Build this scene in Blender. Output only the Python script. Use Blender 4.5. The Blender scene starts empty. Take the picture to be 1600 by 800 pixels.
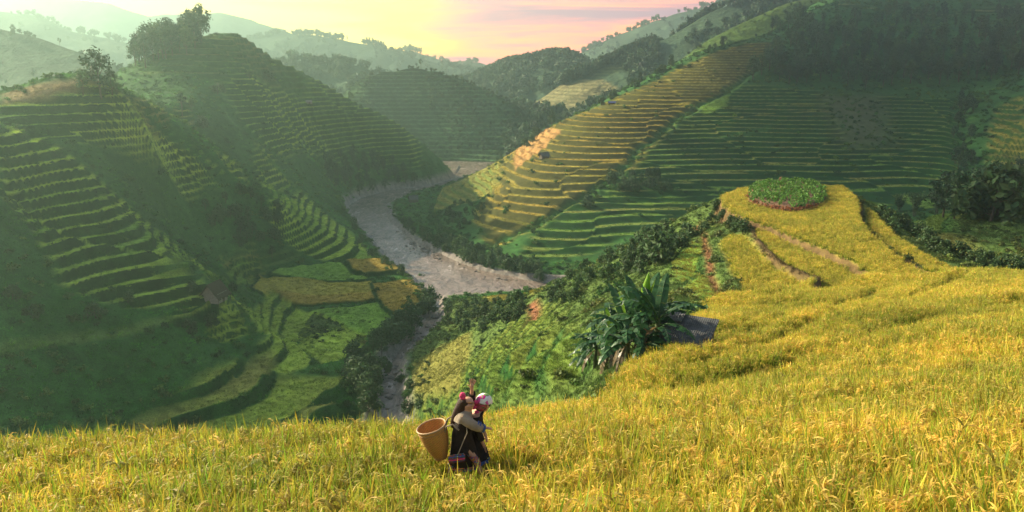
import bpy, bmesh, math, random
import numpy as np
from mathutils import Vector, Matrix, Euler

sc = bpy.context.scene
COL = sc.collection
random.seed(7)
RNG = np.random.default_rng(7)

# ---------------------------------------------------------------- camera
F_PX, PITCH = 1256.0, math.radians(13.43)
cam = bpy.data.cameras.new('camera')
cam.sensor_width = 36.0
cam.lens = 36.0 * F_PX / 1600.0
cam.clip_start, cam.clip_end = 0.1, 30000.0
camo = bpy.data.objects.new('camera', cam)
COL.objects.link(camo)
camo.location = (0, 0, 0)
camo.rotation_euler = (math.pi / 2 - PITCH, 0, 0)
sc.camera = camo

# ---------------------------------------------------------------- light
SUN_AZ, SUN_EL = math.radians(-62), math.radians(27)      # azimuth from +Y, negative = left
SDIR = Vector((math.sin(SUN_AZ) * math.cos(SUN_EL), math.cos(SUN_AZ) * math.cos(SUN_EL), math.sin(SUN_EL)))
sun = bpy.data.lights.new('sun', 'SUN')
sun.energy, sun.angle, sun.color = 4.8, math.radians(0.5), (1.0, 0.84, 0.60)
suno = bpy.data.objects.new('sun', sun)
COL.objects.link(suno)
suno.rotation_euler = SDIR.to_track_quat('Z', 'Y').to_euler()
suno.location = SDIR * 300

W = bpy.data.worlds.new('World')
sc.world = W
W.use_nodes = True
def build_world():
    nt = W.node_tree
    nt.nodes.clear()
    N, L = nt.nodes.new, nt.links.new
    out = N('ShaderNodeOutputWorld')
    sky = N('ShaderNodeTexSky')
    sky.sky_type = 'NISHITA'
    sky.sun_disc = False
    sky.sun_elevation = SUN_EL
    sky.sun_rotation = SUN_AZ
    sky.air_density, sky.dust_density, sky.ozone_density = 0.8, 3.5, 0.8
    bg = N('ShaderNodeBackground')
    bg.inputs['Strength'].default_value = 0.11
    L(sky.outputs[0], bg.inputs['Color'])
    tc = N('ShaderNodeTexCoord')
    sep = N('ShaderNodeSeparateXYZ')
    L(tc.outputs['Generated'], sep.inputs[0])
    # evening colours low over the horizon: pink, with a yellow glow towards the valley's left end
    mp = N('ShaderNodeMapping')
    mp.inputs['Scale'].default_value = (2.6, 2.6, 34.0)
    mp.inputs['Location'].default_value = (0.6, 0.2, 0.35)
    L(tc.outputs['Generated'], mp.inputs[0])
    no = N('ShaderNodeTexNoise')
    no.inputs['Scale'].default_value = 1.25
    no.inputs['Detail'].default_value = 5
    no.inputs['Roughness'].default_value = 0.55
    no.inputs['Distortion'].default_value = 0.5
    L(mp.outputs[0], no.inputs['Vector'])
    ga = math.radians(-22)
    dot = N('ShaderNodeVectorMath'); dot.operation = 'DOT_PRODUCT'
    dot.inputs[1].default_value = (math.sin(ga), math.cos(ga), 0.05)
    L(tc.outputs['Generated'], dot.inputs[0])
    gl = N('ShaderNodeMapRange')
    gl.inputs['From Min'].default_value, gl.inputs['From Max'].default_value = 0.93, 1.0
    gl.interpolation_type = 'SMOOTHSTEP'
    L(dot.outputs['Value'], gl.inputs[0])
    glow = N('ShaderNodeMath'); glow.operation = 'POWER'; glow.inputs[1].default_value = 1.3
    L(gl.outputs[0], glow.inputs[0])
    add = N('ShaderNodeMath'); add.operation = 'MULTIPLY_ADD'
    add.inputs[1].default_value = 0.5
    L(glow.outputs[0], add.inputs[0])
    ct = N('ShaderNodeMapRange'); ct.clamp = False
    ct.inputs['From Min'].default_value, ct.inputs['From Max'].default_value = 0.3, 0.7
    ct.inputs['To Min'].default_value, ct.inputs['To Max'].default_value = 0.26, 0.80
    L(no.outputs[0], ct.inputs[0]); L(ct.outputs[0], add.inputs[2])
    cr = N('ShaderNodeValToRGB')
    e = cr.color_ramp.elements
    e[0].position, e[0].color = 0.36, (0.24, 0.11, 0.20, 1)
    e[1].position, e[1].color = 1.0, (1.0, 0.70, 0.12, 1)
    for p, c in ((0.45, (0.48, 0.15, 0.20, 1)), (0.54, (0.95, 0.25, 0.15, 1)), (0.68, (1.0, 0.34, 0.07, 1)), (0.84, (1.0, 0.55, 0.06, 1))):
        k = e.new(p); k.color = c
    L(add.outputs[0], cr.inputs[0])
    bg2 = N('ShaderNodeBackground')
    bg2.inputs['Strength'].default_value = SKY2
    L(cr.outputs[0], bg2.inputs['Color'])
    el = N('ShaderNodeMapRange')
    el.inputs['From Min'].default_value, el.inputs['From Max'].default_value = 0.05, 0.24
    el.inputs['To Min'].default_value, el.inputs['To Max'].default_value = 1.0, 0.0
    el.interpolation_type = 'SMOOTHSTEP'
    L(sep.outputs['Z'], el.inputs[0])
    mix = N('ShaderNodeMixShader')
    L(el.outputs[0], mix.inputs[0]); L(bg.outputs[0], mix.inputs[1]); L(bg2.outputs[0], mix.inputs[2])
    L(mix.outputs[0], out.inputs['Surface'])
SKY2 = 1.75
build_world()
sc.view_settings.view_transform = 'Standard'
sc.view_settings.look = 'None'
sc.view_settings.gamma = 1.0
sc.view_settings.use_curve_mapping = False
sc.view_settings.exposure = 1.15
sc.render.film_transparent = False
cy = sc.cycles
cy.max_bounces, cy.diffuse_bounces, cy.glossy_bounces, cy.transmission_bounces = 5, 3, 2, 3
cy.volume_bounces, cy.transparent_max_bounces = 0, 6
cy.sample_clamp_indirect = 4.0

# ---------------------------------------------------------------- helpers
CP, SP = math.cos(PITCH), math.sin(PITCH)
def P(u, v, Y):
    """point seen at photo pixel (u,v) at forward distance Y"""
    a = (400.0 - v) / F_PX
    d = CP + a * SP
    return (Y * (u - 800.0) / F_PX / d, Y, Y * (a * CP - SP) / d)
def PZ(u, v, z):
    a = (400.0 - v) / F_PX
    return P(u, v, z * (CP + a * SP) / (a * CP - SP))

def put(o, label=None, cat=None, group=None, kind=None):
    if label: o['label'] = label
    if cat: o['category'] = cat
    if group: o['group'] = group
    if kind: o['kind'] = kind
    return o
def empty(name, loc=(0, 0, 0), rz=0.0, scale=1.0):
    o = bpy.data.objects.new(name, None)
    COL.objects.link(o)
    o.location = loc; o.rotation_euler = (0, 0, rz); o.scale = (scale,) * 3
    o.empty_display_size = 0.2
    return o
def link(name, me, parent=None, loc=None):
    o = bpy.data.objects.new(name, me)
    COL.objects.link(o)
    if parent: o.parent = parent
    if loc: o.location = loc
    return o
def copy_tree(o, parent=None):
    c = o.copy(); COL.objects.link(c)
    if parent: c.parent = parent
    for ch in o.children: copy_tree(ch, c)
    return c
def mesh_np(name, V, Fq, mat=None, col=None, smooth=True):
    """V (n,3), Fq (m,k) with k 3 or 4"""
    V = np.asarray(V, np.float32); Fq = np.asarray(Fq, np.int32)
    me = bpy.data.meshes.new(name)
    n, m, k = len(V), len(Fq), Fq.shape[1]
    me.vertices.add(n); me.vertices.foreach_set('co', V.ravel())
    me.loops.add(m * k); me.loops.foreach_set('vertex_index', Fq.ravel())
    me.polygons.add(m)
    me.polygons.foreach_set('loop_start', np.arange(0, m * k, k, dtype=np.int32))
    me.polygons.foreach_set('use_smooth', np.full(m, smooth))
    if col is not None:
        a = me.color_attributes.new('Col', 'FLOAT_COLOR', 'POINT')
        c = np.ones((n, 4), np.float32); c[:, :3] = col
        a.data.foreach_set('color', c.ravel())
    me.update(calc_edges=True)
    if mat: me.materials.append(mat)
    return me

# noise
_TAB = np.random.default_rng(3).random((512, 512)).astype(np.float32)
def vn(x, y, s=0):
    x = np.asarray(x, float) + s * 37.31 + 1000.5; y = np.asarray(y, float) + s * 17.77 + 1000.5
    xi = np.floor(x).astype(int); yi = np.floor(y).astype(int)
    fx = x - xi; fy = y - yi
    fx = fx * fx * (3 - 2 * fx); fy = fy * fy * (3 - 2 * fy)
    T = lambda a, b: _TAB[a % 512, b % 512]
    return (T(xi, yi) * (1 - fx) + T(xi + 1, yi) * fx) * (1 - fy) + (T(xi, yi + 1) * (1 - fx) + T(xi + 1, yi + 1) * fx) * fy
def fbm(x, y, s=0, o=4):
    r = 0.0; a = 0.5
    for k in range(o):
        r = r + a * (vn(x, y, s + k) - 0.5) * 2; x = x * 2.03; y = y * 2.03; a *= 0.5
    return r
def ss(a, b, x):
    t = np.clip((x - a) / (b - a), 0, 1)
    return t * t * (3 - 2 * t)

class TPS:
    def __init__(s, pts, lam=0.002, k=100.0):
        p = np.array(pts, float); s.k = k
        s.xy = p[:, :2] / k; n = len(p)
        d = np.linalg.norm(s.xy[:, None] - s.xy[None], axis=2)
        A = np.zeros((n + 3, n + 3))
        A[:n, :n] = s.phi(d) + np.eye(n) * lam
        A[:n, n] = 1; A[:n, n + 1:] = s.xy; A[n, :n] = 1; A[n + 1:, :n] = s.xy.T
        b = np.zeros(n + 3); b[:n] = p[:, 2]
        s.w = np.linalg.solve(A, b); s.n = n
    @staticmethod
    def phi(d):
        return np.where(d > 1e-9, d * d * np.log(np.maximum(d, 1e-9)), 0)
    def __call__(s, x, y):
        q = np.stack([np.ravel(x), np.ravel(y)], 1) / s.k
        out = np.empty(len(q))
        for i in range(0, len(q), 40000):
            c = q[i:i + 40000]
            d2 = ((c[:, None, :] - s.xy[None]) ** 2).sum(2)
            ph = 0.5 * d2 * np.log(np.maximum(d2, 1e-18))
            out[i:i + 40000] = ph @ s.w[:s.n] + s.w[s.n] + c @ s.w[s.n + 1:]
        return out.reshape(np.shape(x))

def poly_sd(x, y, poly):
    """signed distance to polygon (negative inside), vectorised"""
    p = np.array(poly, float)[:, :2]
    d = np.full(x.shape, 1e9); ins = np.zeros(x.shape, bool)
    for i in range(len(p)):
        a, b = p[i - 1], p[i]
        e = b - a
        t = np.clip(((x - a[0]) * e[0] + (y - a[1]) * e[1]) / max(e @ e, 1e-9), 0, 1)
        d = np.minimum(d, (x - a[0] - t * e[0]) ** 2 + (y - a[1] - t * e[1]) ** 2)
        c = (a[1] > y) != (b[1] > y)
        with np.errstate(divide='ignore', invalid='ignore'):
            xi = a[0] + (y - a[1]) * (e[0] / (e[1] if abs(e[1]) > 1e-12 else 1e-12))
        ins ^= c & (x < xi)
    return np.where(ins, -1, 1) * np.sqrt(d)
def line_d(x, y, pl):
    p = np.array(pl, float)[:, :2]
    d = np.full(x.shape, 1e9)
    for a, b in zip(p[:-1], p[1:]):
        e = b - a
        t = np.clip(((x - a[0]) * e[0] + (y - a[1]) * e[1]) / max(e @ e, 1e-9), 0, 1)
        d = np.minimum(d, (x - a[0] - t * e[0]) ** 2 + (y - a[1] - t * e[1]) ** 2)
    return np.sqrt(d)

# ---------------------------------------------------------------- materials
def new_mat(name):
    m = bpy.data.materials.new(name); m.use_nodes = True
    nt = m.node_tree
    return m, nt, nt.nodes['Principled BSDF'], nt.nodes.new, nt.links.new
def setp(b, **k):
    for n, v in k.items():
        b.inputs[n.replace('_', ' ')].default_value = v
def mat_plain(name, c, rough=0.8, var=0.25, scale=8.0, bump=0.2, metal=0.0, stretch=(1, 1, 1), spec=0.3):
    m, nt, b, N, L = new_mat(name)
    tc = N('ShaderNodeTexCoord'); mp = N('ShaderNodeMapping'); mp.inputs['Scale'].default_value = stretch
    L(tc.outputs['Object'], mp.inputs[0])
    no = N('ShaderNodeTexNoise'); no.inputs['Scale'].default_value = scale; no.inputs['Detail'].default_value = 6
    L(mp.outputs[0], no.inputs['Vector'])
    cr = N('ShaderNodeValToRGB')
    lo = tuple(x * (1 - var) for x in c); hi = tuple(min(1, x * (1 + var)) for x in c)
    cr.color_ramp.elements[0].position, cr.color_ramp.elements[0].color = 0.3, (*lo, 1)
    cr.color_ramp.elements[1].position, cr.color_ramp.elements[1].color = 0.7, (*hi, 1)
    L(no.outputs[0], cr.inputs[0]); L(cr.outputs[0], b.inputs['Base Color'])
    bp = N('ShaderNodeBump'); bp.inputs['Strength'].default_value = bump; bp.inputs['Distance'].default_value = 0.05
    L(no.outputs[0], bp.inputs['Height']); L(bp.outputs[0], b.inputs['Normal'])
    setp(b, Roughness=rough, Metallic=metal)
    b.inputs['Specular IOR Level'].default_value = spec
    return m
def mat_terrain(name, sc1=0.35, bump=0.6, bd=0.4):
    m, nt, b, N, L = new_mat(name)
    at = N('ShaderNodeAttribute'); at.attribute_name = 'Col'
    tc = N('ShaderNodeTexCoord')
    n1 = N('ShaderNodeTexNoise'); n1.inputs['Scale'].default_value = sc1; n1.inputs['Detail'].default_value = 7; n1.inputs['Roughness'].default_value = 0.7
    n2 = N('ShaderNodeTexNoise'); n2.inputs['Scale'].default_value = sc1 * 9; n2.inputs['Detail'].default_value = 3
    L(tc.outputs['Object'], n1.inputs['Vector']); L(tc.outputs['Object'], n2.inputs['Vector'])
    mr = N('ShaderNodeMapRange'); mr.inputs['From Min'].default_value, mr.inputs['From Max'].default_value = 0.3, 0.7
    mr.inputs['To Min'].default_value, mr.inputs['To Max'].default_value = 0.62, 1.38
    L(n1.outputs[0], mr.inputs[0])
    mr2 = N('ShaderNodeMapRange'); mr2.inputs['From Min'].default_value, mr2.inputs['From Max'].default_value = 0.3, 0.7
    mr2.inputs['To Min'].default_value, mr2.inputs['To Max'].default_value = 0.7, 1.3
    L(n2.outputs[0], mr2.inputs[0])
    mu = N('ShaderNodeMath'); mu.operation = 'MULTIPLY'
    L(mr.outputs[0], mu.inputs[0]); L(mr2.outputs[0], mu.inputs[1])
    vm = N('ShaderNodeVectorMath'); vm.operation = 'SCALE'
    L(at.outputs['Color'], vm.inputs[0]); L(mu.outputs[0], vm.inputs['Scale'])
    L(vm.outputs[0], b.inputs['Base Color'])
    ad = N('ShaderNodeMath'); ad.operation = 'MULTIPLY_ADD'; ad.inputs[1].default_value = 0.4
    L(n2.outputs[0], ad.inputs[0]); L(n1.outputs[0], ad.inputs[2])
    bp = N('ShaderNodeBump'); bp.inputs['Strength'].default_value = bump; bp.inputs['Distance'].default_value = bd
    L(ad.outputs[0], bp.inputs['Height']); L(bp.outputs[0], b.inputs['Normal'])
    setp(b, Roughness=0.95); b.inputs['Specular IOR Level'].default_value = 0.1
    return m
def mat_leaf(name, base=None, trans=0.35, var=0.3, rough=0.6, inst=True):
    """foliage: vertex tint x (instance colour or base) x per-instance variation, with light through the leaf"""
    m, nt, b, N, L = new_mat(name)
    at = N('ShaderNodeAttribute'); at.attribute_name = 'Col'
    if base is None:
        ic = N('ShaderNodeAttribute'); ic.attribute_type = 'INSTANCER'; ic.attribute_name = 'icol'
        cs = ic.outputs['Color']
    else:
        rg = N('ShaderNodeRGB'); rg.outputs[0].default_value = (*base, 1); cs = rg.outputs[0]
    mx = N('ShaderNodeMix'); mx.data_type = 'RGBA'; mx.blend_type = 'MULTIPLY'; mx.inputs[0].default_value = 1.0
    L(at.outputs['Color'], mx.inputs[6]); L(cs, mx.inputs[7])
    oi = N('ShaderNodeObjectInfo')
    mr = N('ShaderNodeMapRange'); mr.inputs['To Min'].default_value, mr.inputs['To Max'].default_value = 1 - var, 1 + var
    L(oi.outputs['Random'], mr.inputs[0])
    vm = N('ShaderNodeVectorMath'); vm.operation = 'SCALE'
    L(mx.outputs[2], vm.inputs[0]); L(mr.outputs[0], vm.inputs['Scale'])
    L(vm.outputs[0], b.inputs['Base Color'])
    setp(b, Roughness=rough); b.inputs['Specular IOR Level'].default_value = 0.25
    tr = N('ShaderNodeBsdfTranslucent'); L(vm.outputs[0], tr.inputs['Color'])
    ms = N('ShaderNodeMixShader'); ms.inputs[0].default_value = trans
    out = nt.nodes['Material Output']
    L(b.outputs[0], ms.inputs[1]); L(tr.outputs[0], ms.inputs[2]); L(ms.outputs[0], out.inputs['Surface'])
    return m
M_TERR = mat_terrain('terrain_cover')
M_NEAR = mat_terrain('near_ground_cover', 0.8, 0.5, 0.2)
M_FAR = mat_terrain('far_slope_cover', 0.03, 0.8, 6.0)
M_RICE = mat_leaf('rice_plant', None, 0.4, 0.22)
M_BUSH = mat_leaf('shrub_leaf', None, 0.3, 0.3)
M_TREE = mat_leaf('tree_leaf', (0.055, 0.105, 0.035), 0.3, 0.3)
M_PINE = mat_leaf('dark_tree_leaf', (0.042, 0.085, 0.038), 0.25, 0.35)
M_BAMB = mat_leaf('bamboo_leaf', (0.07, 0.13, 0.04), 0.3, 0.2)
M_BARK = mat_plain('bark', (0.09, 0.07, 0.05), 0.9, 0.4, 6, 0.5, stretch=(1, 1, 0.3))
# ---------------------------------------------------------------- river outline (water level -75)
WZ = -75.0
RIVER = [PZ(u, v, WZ) for u, v in [
    (560, 770), (572, 700), (588, 655), (592, 600), (610, 560), (640, 522), (668, 490), (672, 462), (640, 432), (600, 402), (574, 368), (550, 348),
    (541, 322), (562, 309), (610, 296), (668, 291), (704, 280), (716, 264), (718, 250), (735, 240), (790, 232), (800, 240),
    (775, 256), (735, 276), (690, 292), (640, 303), (606, 320), (612, 345), (650, 375), (700, 400), (750, 420), (820, 436), (900, 446), (1010, 452),
    (1010, 470), (850, 462), (760, 466), (692, 468), (692, 495), (690, 520), (655, 550), (624, 575), (626, 610), (630, 655), (634, 700), (640, 770)]]
BAR = [PZ(u, v, WZ) for u, v in [(566, 316), (610, 300), (662, 294), (640, 300), (600, 314), (580, 326)]]     # gravel bar

CTL = {}
CTL['L'] = [P(*q) for q in [
    (0,195,206),(0,228,196),(0,300,180),(0,365,168),(0,445,156),(0,545,142),(0,650,127),(60,215,218),(140,270,212),(182,312,213),(231,375,198),(330,440,190),(372,490,190),
    (112,409,176),(60,345,185),(150,550,157),(150,650,141),(300,650,150),(250,520,169),(300,570,165),(200,470,175),
    (0,155,232),(190,160,245),(230,190,250),(300,235,268),(350,265,282),(430,310,298),(500,375,300),(570,400,300),
    (200,256,237),(200,295,225),(270,282,258),(270,340,245),(340,400,250),(385,432,258),(350,300,272),(350,335,265),(420,360,278),(480,400,285),
    (430,440,252),(560,410,290),(660,470,247),(600,540,200),(480,560,185),(350,520,186),(420,520,205),(400,640,155),(540,620,165),(250,640,150),
    (340,55,430),(290,60,435),(232,90,412),(400,65,440),(470,100,465),(540,135,485),(600,180,500),(660,225,520),(722,272,540),
    (200,150,310),(300,180,345),(330,240,335),(400,250,350),(500,290,385),(540,310,410),(600,290,460),(660,285,500),(450,180,430),(550,220,465),(400,130,410),(300,100,400)]] + [
    (-200,330,-26),(-260,420,-30),(-300,560,-40),(-150,560,-36),(-100,600,-55),(-60,610,-68),(0,600,-70),(-230,262,-24),(-300,300,-26),(-60,105,-68),(-110,105,-62),(-160,130,-50),(-200,160,-40),(-240,190,-28),
    (30,200,-74),(40,300,-74),(-330,200,-22),(-175,310,-20),(-160,275,-15.5),(-190,250,-14),(-215,280,-22),(-185,350,-26),(-330,460,-34),(-20,110,-74), (-200, 600, -45)]
_cr = [P(*q) for q in [(435,82,452),(505,117,475),(570,158,492),(630,203,510),(690,248,530)]]
CTL['L'] += _cr + [(p[0] * 1.07, p[1] + 36, p[2] - 15) for p in _cr + [P(400,65,440), P(350,57,430)]]
CTL['F'] = [P(*q) for q in [
    (600,330,415),(620,345,395),(700,395,316),(800,430,284),(740,276,498),(830,222,480),(830,250,425),(870,192,500),(960,150,545),(1050,105,575),(1120,75,592),(1200,60,612),(1250,32,650),
    (1430,22,665),(1600,12,680),(900,420,290),(900,350,330),(900,300,370),(900,250,415),(900,200,470),(780,300,380),(780,350,340),(740,300,415),(720,335,380),(700,290,460),(1000,390,308),(1050,350,335),
    (1100,300,375),(1100,250,422),(1100,200,472),(1100,130,535),(1300,330,330),(1300,250,418),(1300,200,460),(1300,150,508),(1300,100,556),(1300,60,605),
    (1500,300,365),(1500,250,408),(1500,200,452),(1500,150,500),(1500,100,550),(1500,50,610),(1600,260,375),(1600,200,400),(1600,140,480),(1530,230,420),
    (1550,375,255),(1600,340,290),(1440,345,290),(1400,330,320)]] + [
    (520,738,84),(300,738,66),(420,738,78),(200,700,14),(250,660,44),(600,720,84),(100,660,-25),(20,640,-60),(0,560,-73),(560,560,20),(560,420,-35),(560,300,-45),(330,230,-55),(230,230,-66),(120,240,-74),(60,270,-76),(-40,500,-76)]
CTL['N'] = [(lambda p: (p[0], p[1], p[2] - .5 * max(0., min(1., (75 - p[1]) / 20))))(P(*q)) for q in [
    (1600,800,7.2),(1600,700,10.5),(1600,600,17),(1600,500,34),(1600,440,64),(1200,800,8.4),(1200,700,13),(1200,600,23),(1200,530,42),(1200,495,64),
    (800,800,9),(800,720,12.5),(800,660,17),(800,640,20),(800,628,25),(0,800,10),(0,700,15),(0,662,18.5),(400,800,9.6),(400,700,14.4),(400,668,18.2),(600,658,19.2),
    (1000,700,13),(1000,600,27),(1000,583,36),(700,645,22),(850,616,29),(950,582,38),
    (640,640,145),(650,600,172),(700,640,100),(720,560,165),(690,530,190),(740,520,172),(760,600,98),(800,600,75),(850,592,56),(900,578,45),(850,520,108),(900,520,85),
    (780,540,138),(830,480,160),(760,480,205),(700,475,245),(850,450,200),(800,460,235),(950,500,88),(900,450,140),(950,420,145),(1000,400,140),(1050,370,142),(1100,330,148),
    (1060,492,66),(1000,542,50),(1130,480,72),(1100,430,98),
    (1200,440,88),(1200,390,102),(1200,350,118),(1240,310,142),(1230,292,155),(1130,305,150),(1330,300,150),(1340,350,122),(1400,410,92),(1450,450,68),
    (1400,352,150),(1480,385,130),(1540,428,92),(1420,345,200),(1500,367,205),(1600,412,185)]] + [
    (30,235,-73),(50,205,-60),(70,180,-45),(75,215,-55),(100,200,-45),(130,215,-44),(170,215,-47),(60,240,-73),(150,240,-55),(190,180,-44),(130,150,-33),(110,170,-32),(95,178,-33),
    (140,120,-28),(170,130,-38),(100,60,-17),(150,80,-26),(0,0,-2.6),(-20,0,-3.5),(20,0,-2.2),(50,5,-4),(60,25,-8),(110,20,-9),
    (-20,30,-18),(-60,30,-22),(-60,60,-48),(-20,50,-36),(0,45,-30),(-60,95,-74),(-20,90,-66),(0,80,-50),(-30,120,-75),(-50,0,-6),(-10,26,-14),(4,30,-16),(-60,20,-14)]

class Sheet:
    def __init__(s, key, x0, x1, y0, y1, st, floor):
        s.key, s.st, s.x0, s.y0 = key, st, x0, y0
        s.xs = np.arange(x0, x1, st); s.ys = np.arange(y0, y1, st)
        s.X, s.Y = np.meshgrid(s.xs, s.ys)
        cs = 3.0                                         # coarse spline grid, then bilinear
        cx = np.arange(x0 - cs, x1 + 2 * cs, cs); cyy = np.arange(y0 - cs, y1 + 2 * cs, cs)
        GX, GY = np.meshgrid(cx, cyy)
        g = TPS(CTL[key])(GX, GY)
        s.B = s.bil(g, cx[0], cyy[0], cs, s.X, s.Y)
        s.floor = floor
        d = poly_sd(s.X, s.Y, RIVER) + 1.2 * fbm(s.X / 6, s.Y / 6, 5, 3)
        s.rd = d
        bank = floor + np.clip(d, 0, 5) * 0.16
        s.B = np.maximum(s.B, bank)
        s.B = np.where(d < 0, np.maximum(WZ - 2.5, floor + d * 0.9), np.minimum(s.B, floor + 0.3 + np.maximum(d, 0) * 1.6))
        s.Z = s.B.copy()
    @staticmethod
    def bil(G, x0, y0, st, X, Y):
        fx = np.clip((X - x0) / st, 0, G.shape[1] - 1.001); fy = np.clip((Y - y0) / st, 0, G.shape[0] - 1.001)
        i = fx.astype(int); j = fy.astype(int); fx = fx - i; fy = fy - j
        return (G[j, i] * (1 - fx) + G[j, i + 1] * fx) * (1 - fy) + (G[j + 1, i] * (1 - fx) + G[j + 1, i + 1] * fx) * fy
    def h(s, x, y, base=False):
        x = np.asarray(x, float); y = np.asarray(y, float)
        z = s.bil(s.B if base else s.Z, s.x0, s.y0, s.st, x, y)
        out = (x < s.xs[0]) | (x > s.xs[-1]) | (y < s.ys[0]) | (y > s.ys[-1])
        return np.where(out, -200.0, z)
SH = {'L': Sheet('L', -300, 40, 106, 560, 0.42, -74.0),
      'F': Sheet('F', -40, 500, 225, 740, 0.8, -74.2),
      'N': Sheet('N', -60, 190, 0, 250, 0.5, -74.4)}
SHO = list(SH.values())
def ground(x, y, base=False):
    return np.max([s.h(x, y, base) for s in SHO], axis=0)
_YS = np.concatenate([np.arange(6, 60, .12), np.arange(60, 300, .4), np.arange(300, 760, .8)])
def hit(u, v, sheets=None, base=True):
    """first point of the land along the sight line of a photo pixel"""
    a = (400.0 - v) / F_PX; d = CP + a * SP
    x = _YS * (u - 800.0) / F_PX / d; z = _YS * (a * CP - SP) / d
    g = np.max([SH[k].h(x, _YS, base) for k in (sheets or 'LFN')], axis=0)
    k = np.nonzero(z < g)[0]
    i = k[0] if len(k) else len(_YS) - 1
    return (float(x[i]), float(_YS[i]), float(g[i] if len(k) else z[i]))
def hp(sheet, pts):
    return [hit(u, v, sheet) for u, v in pts]

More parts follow.
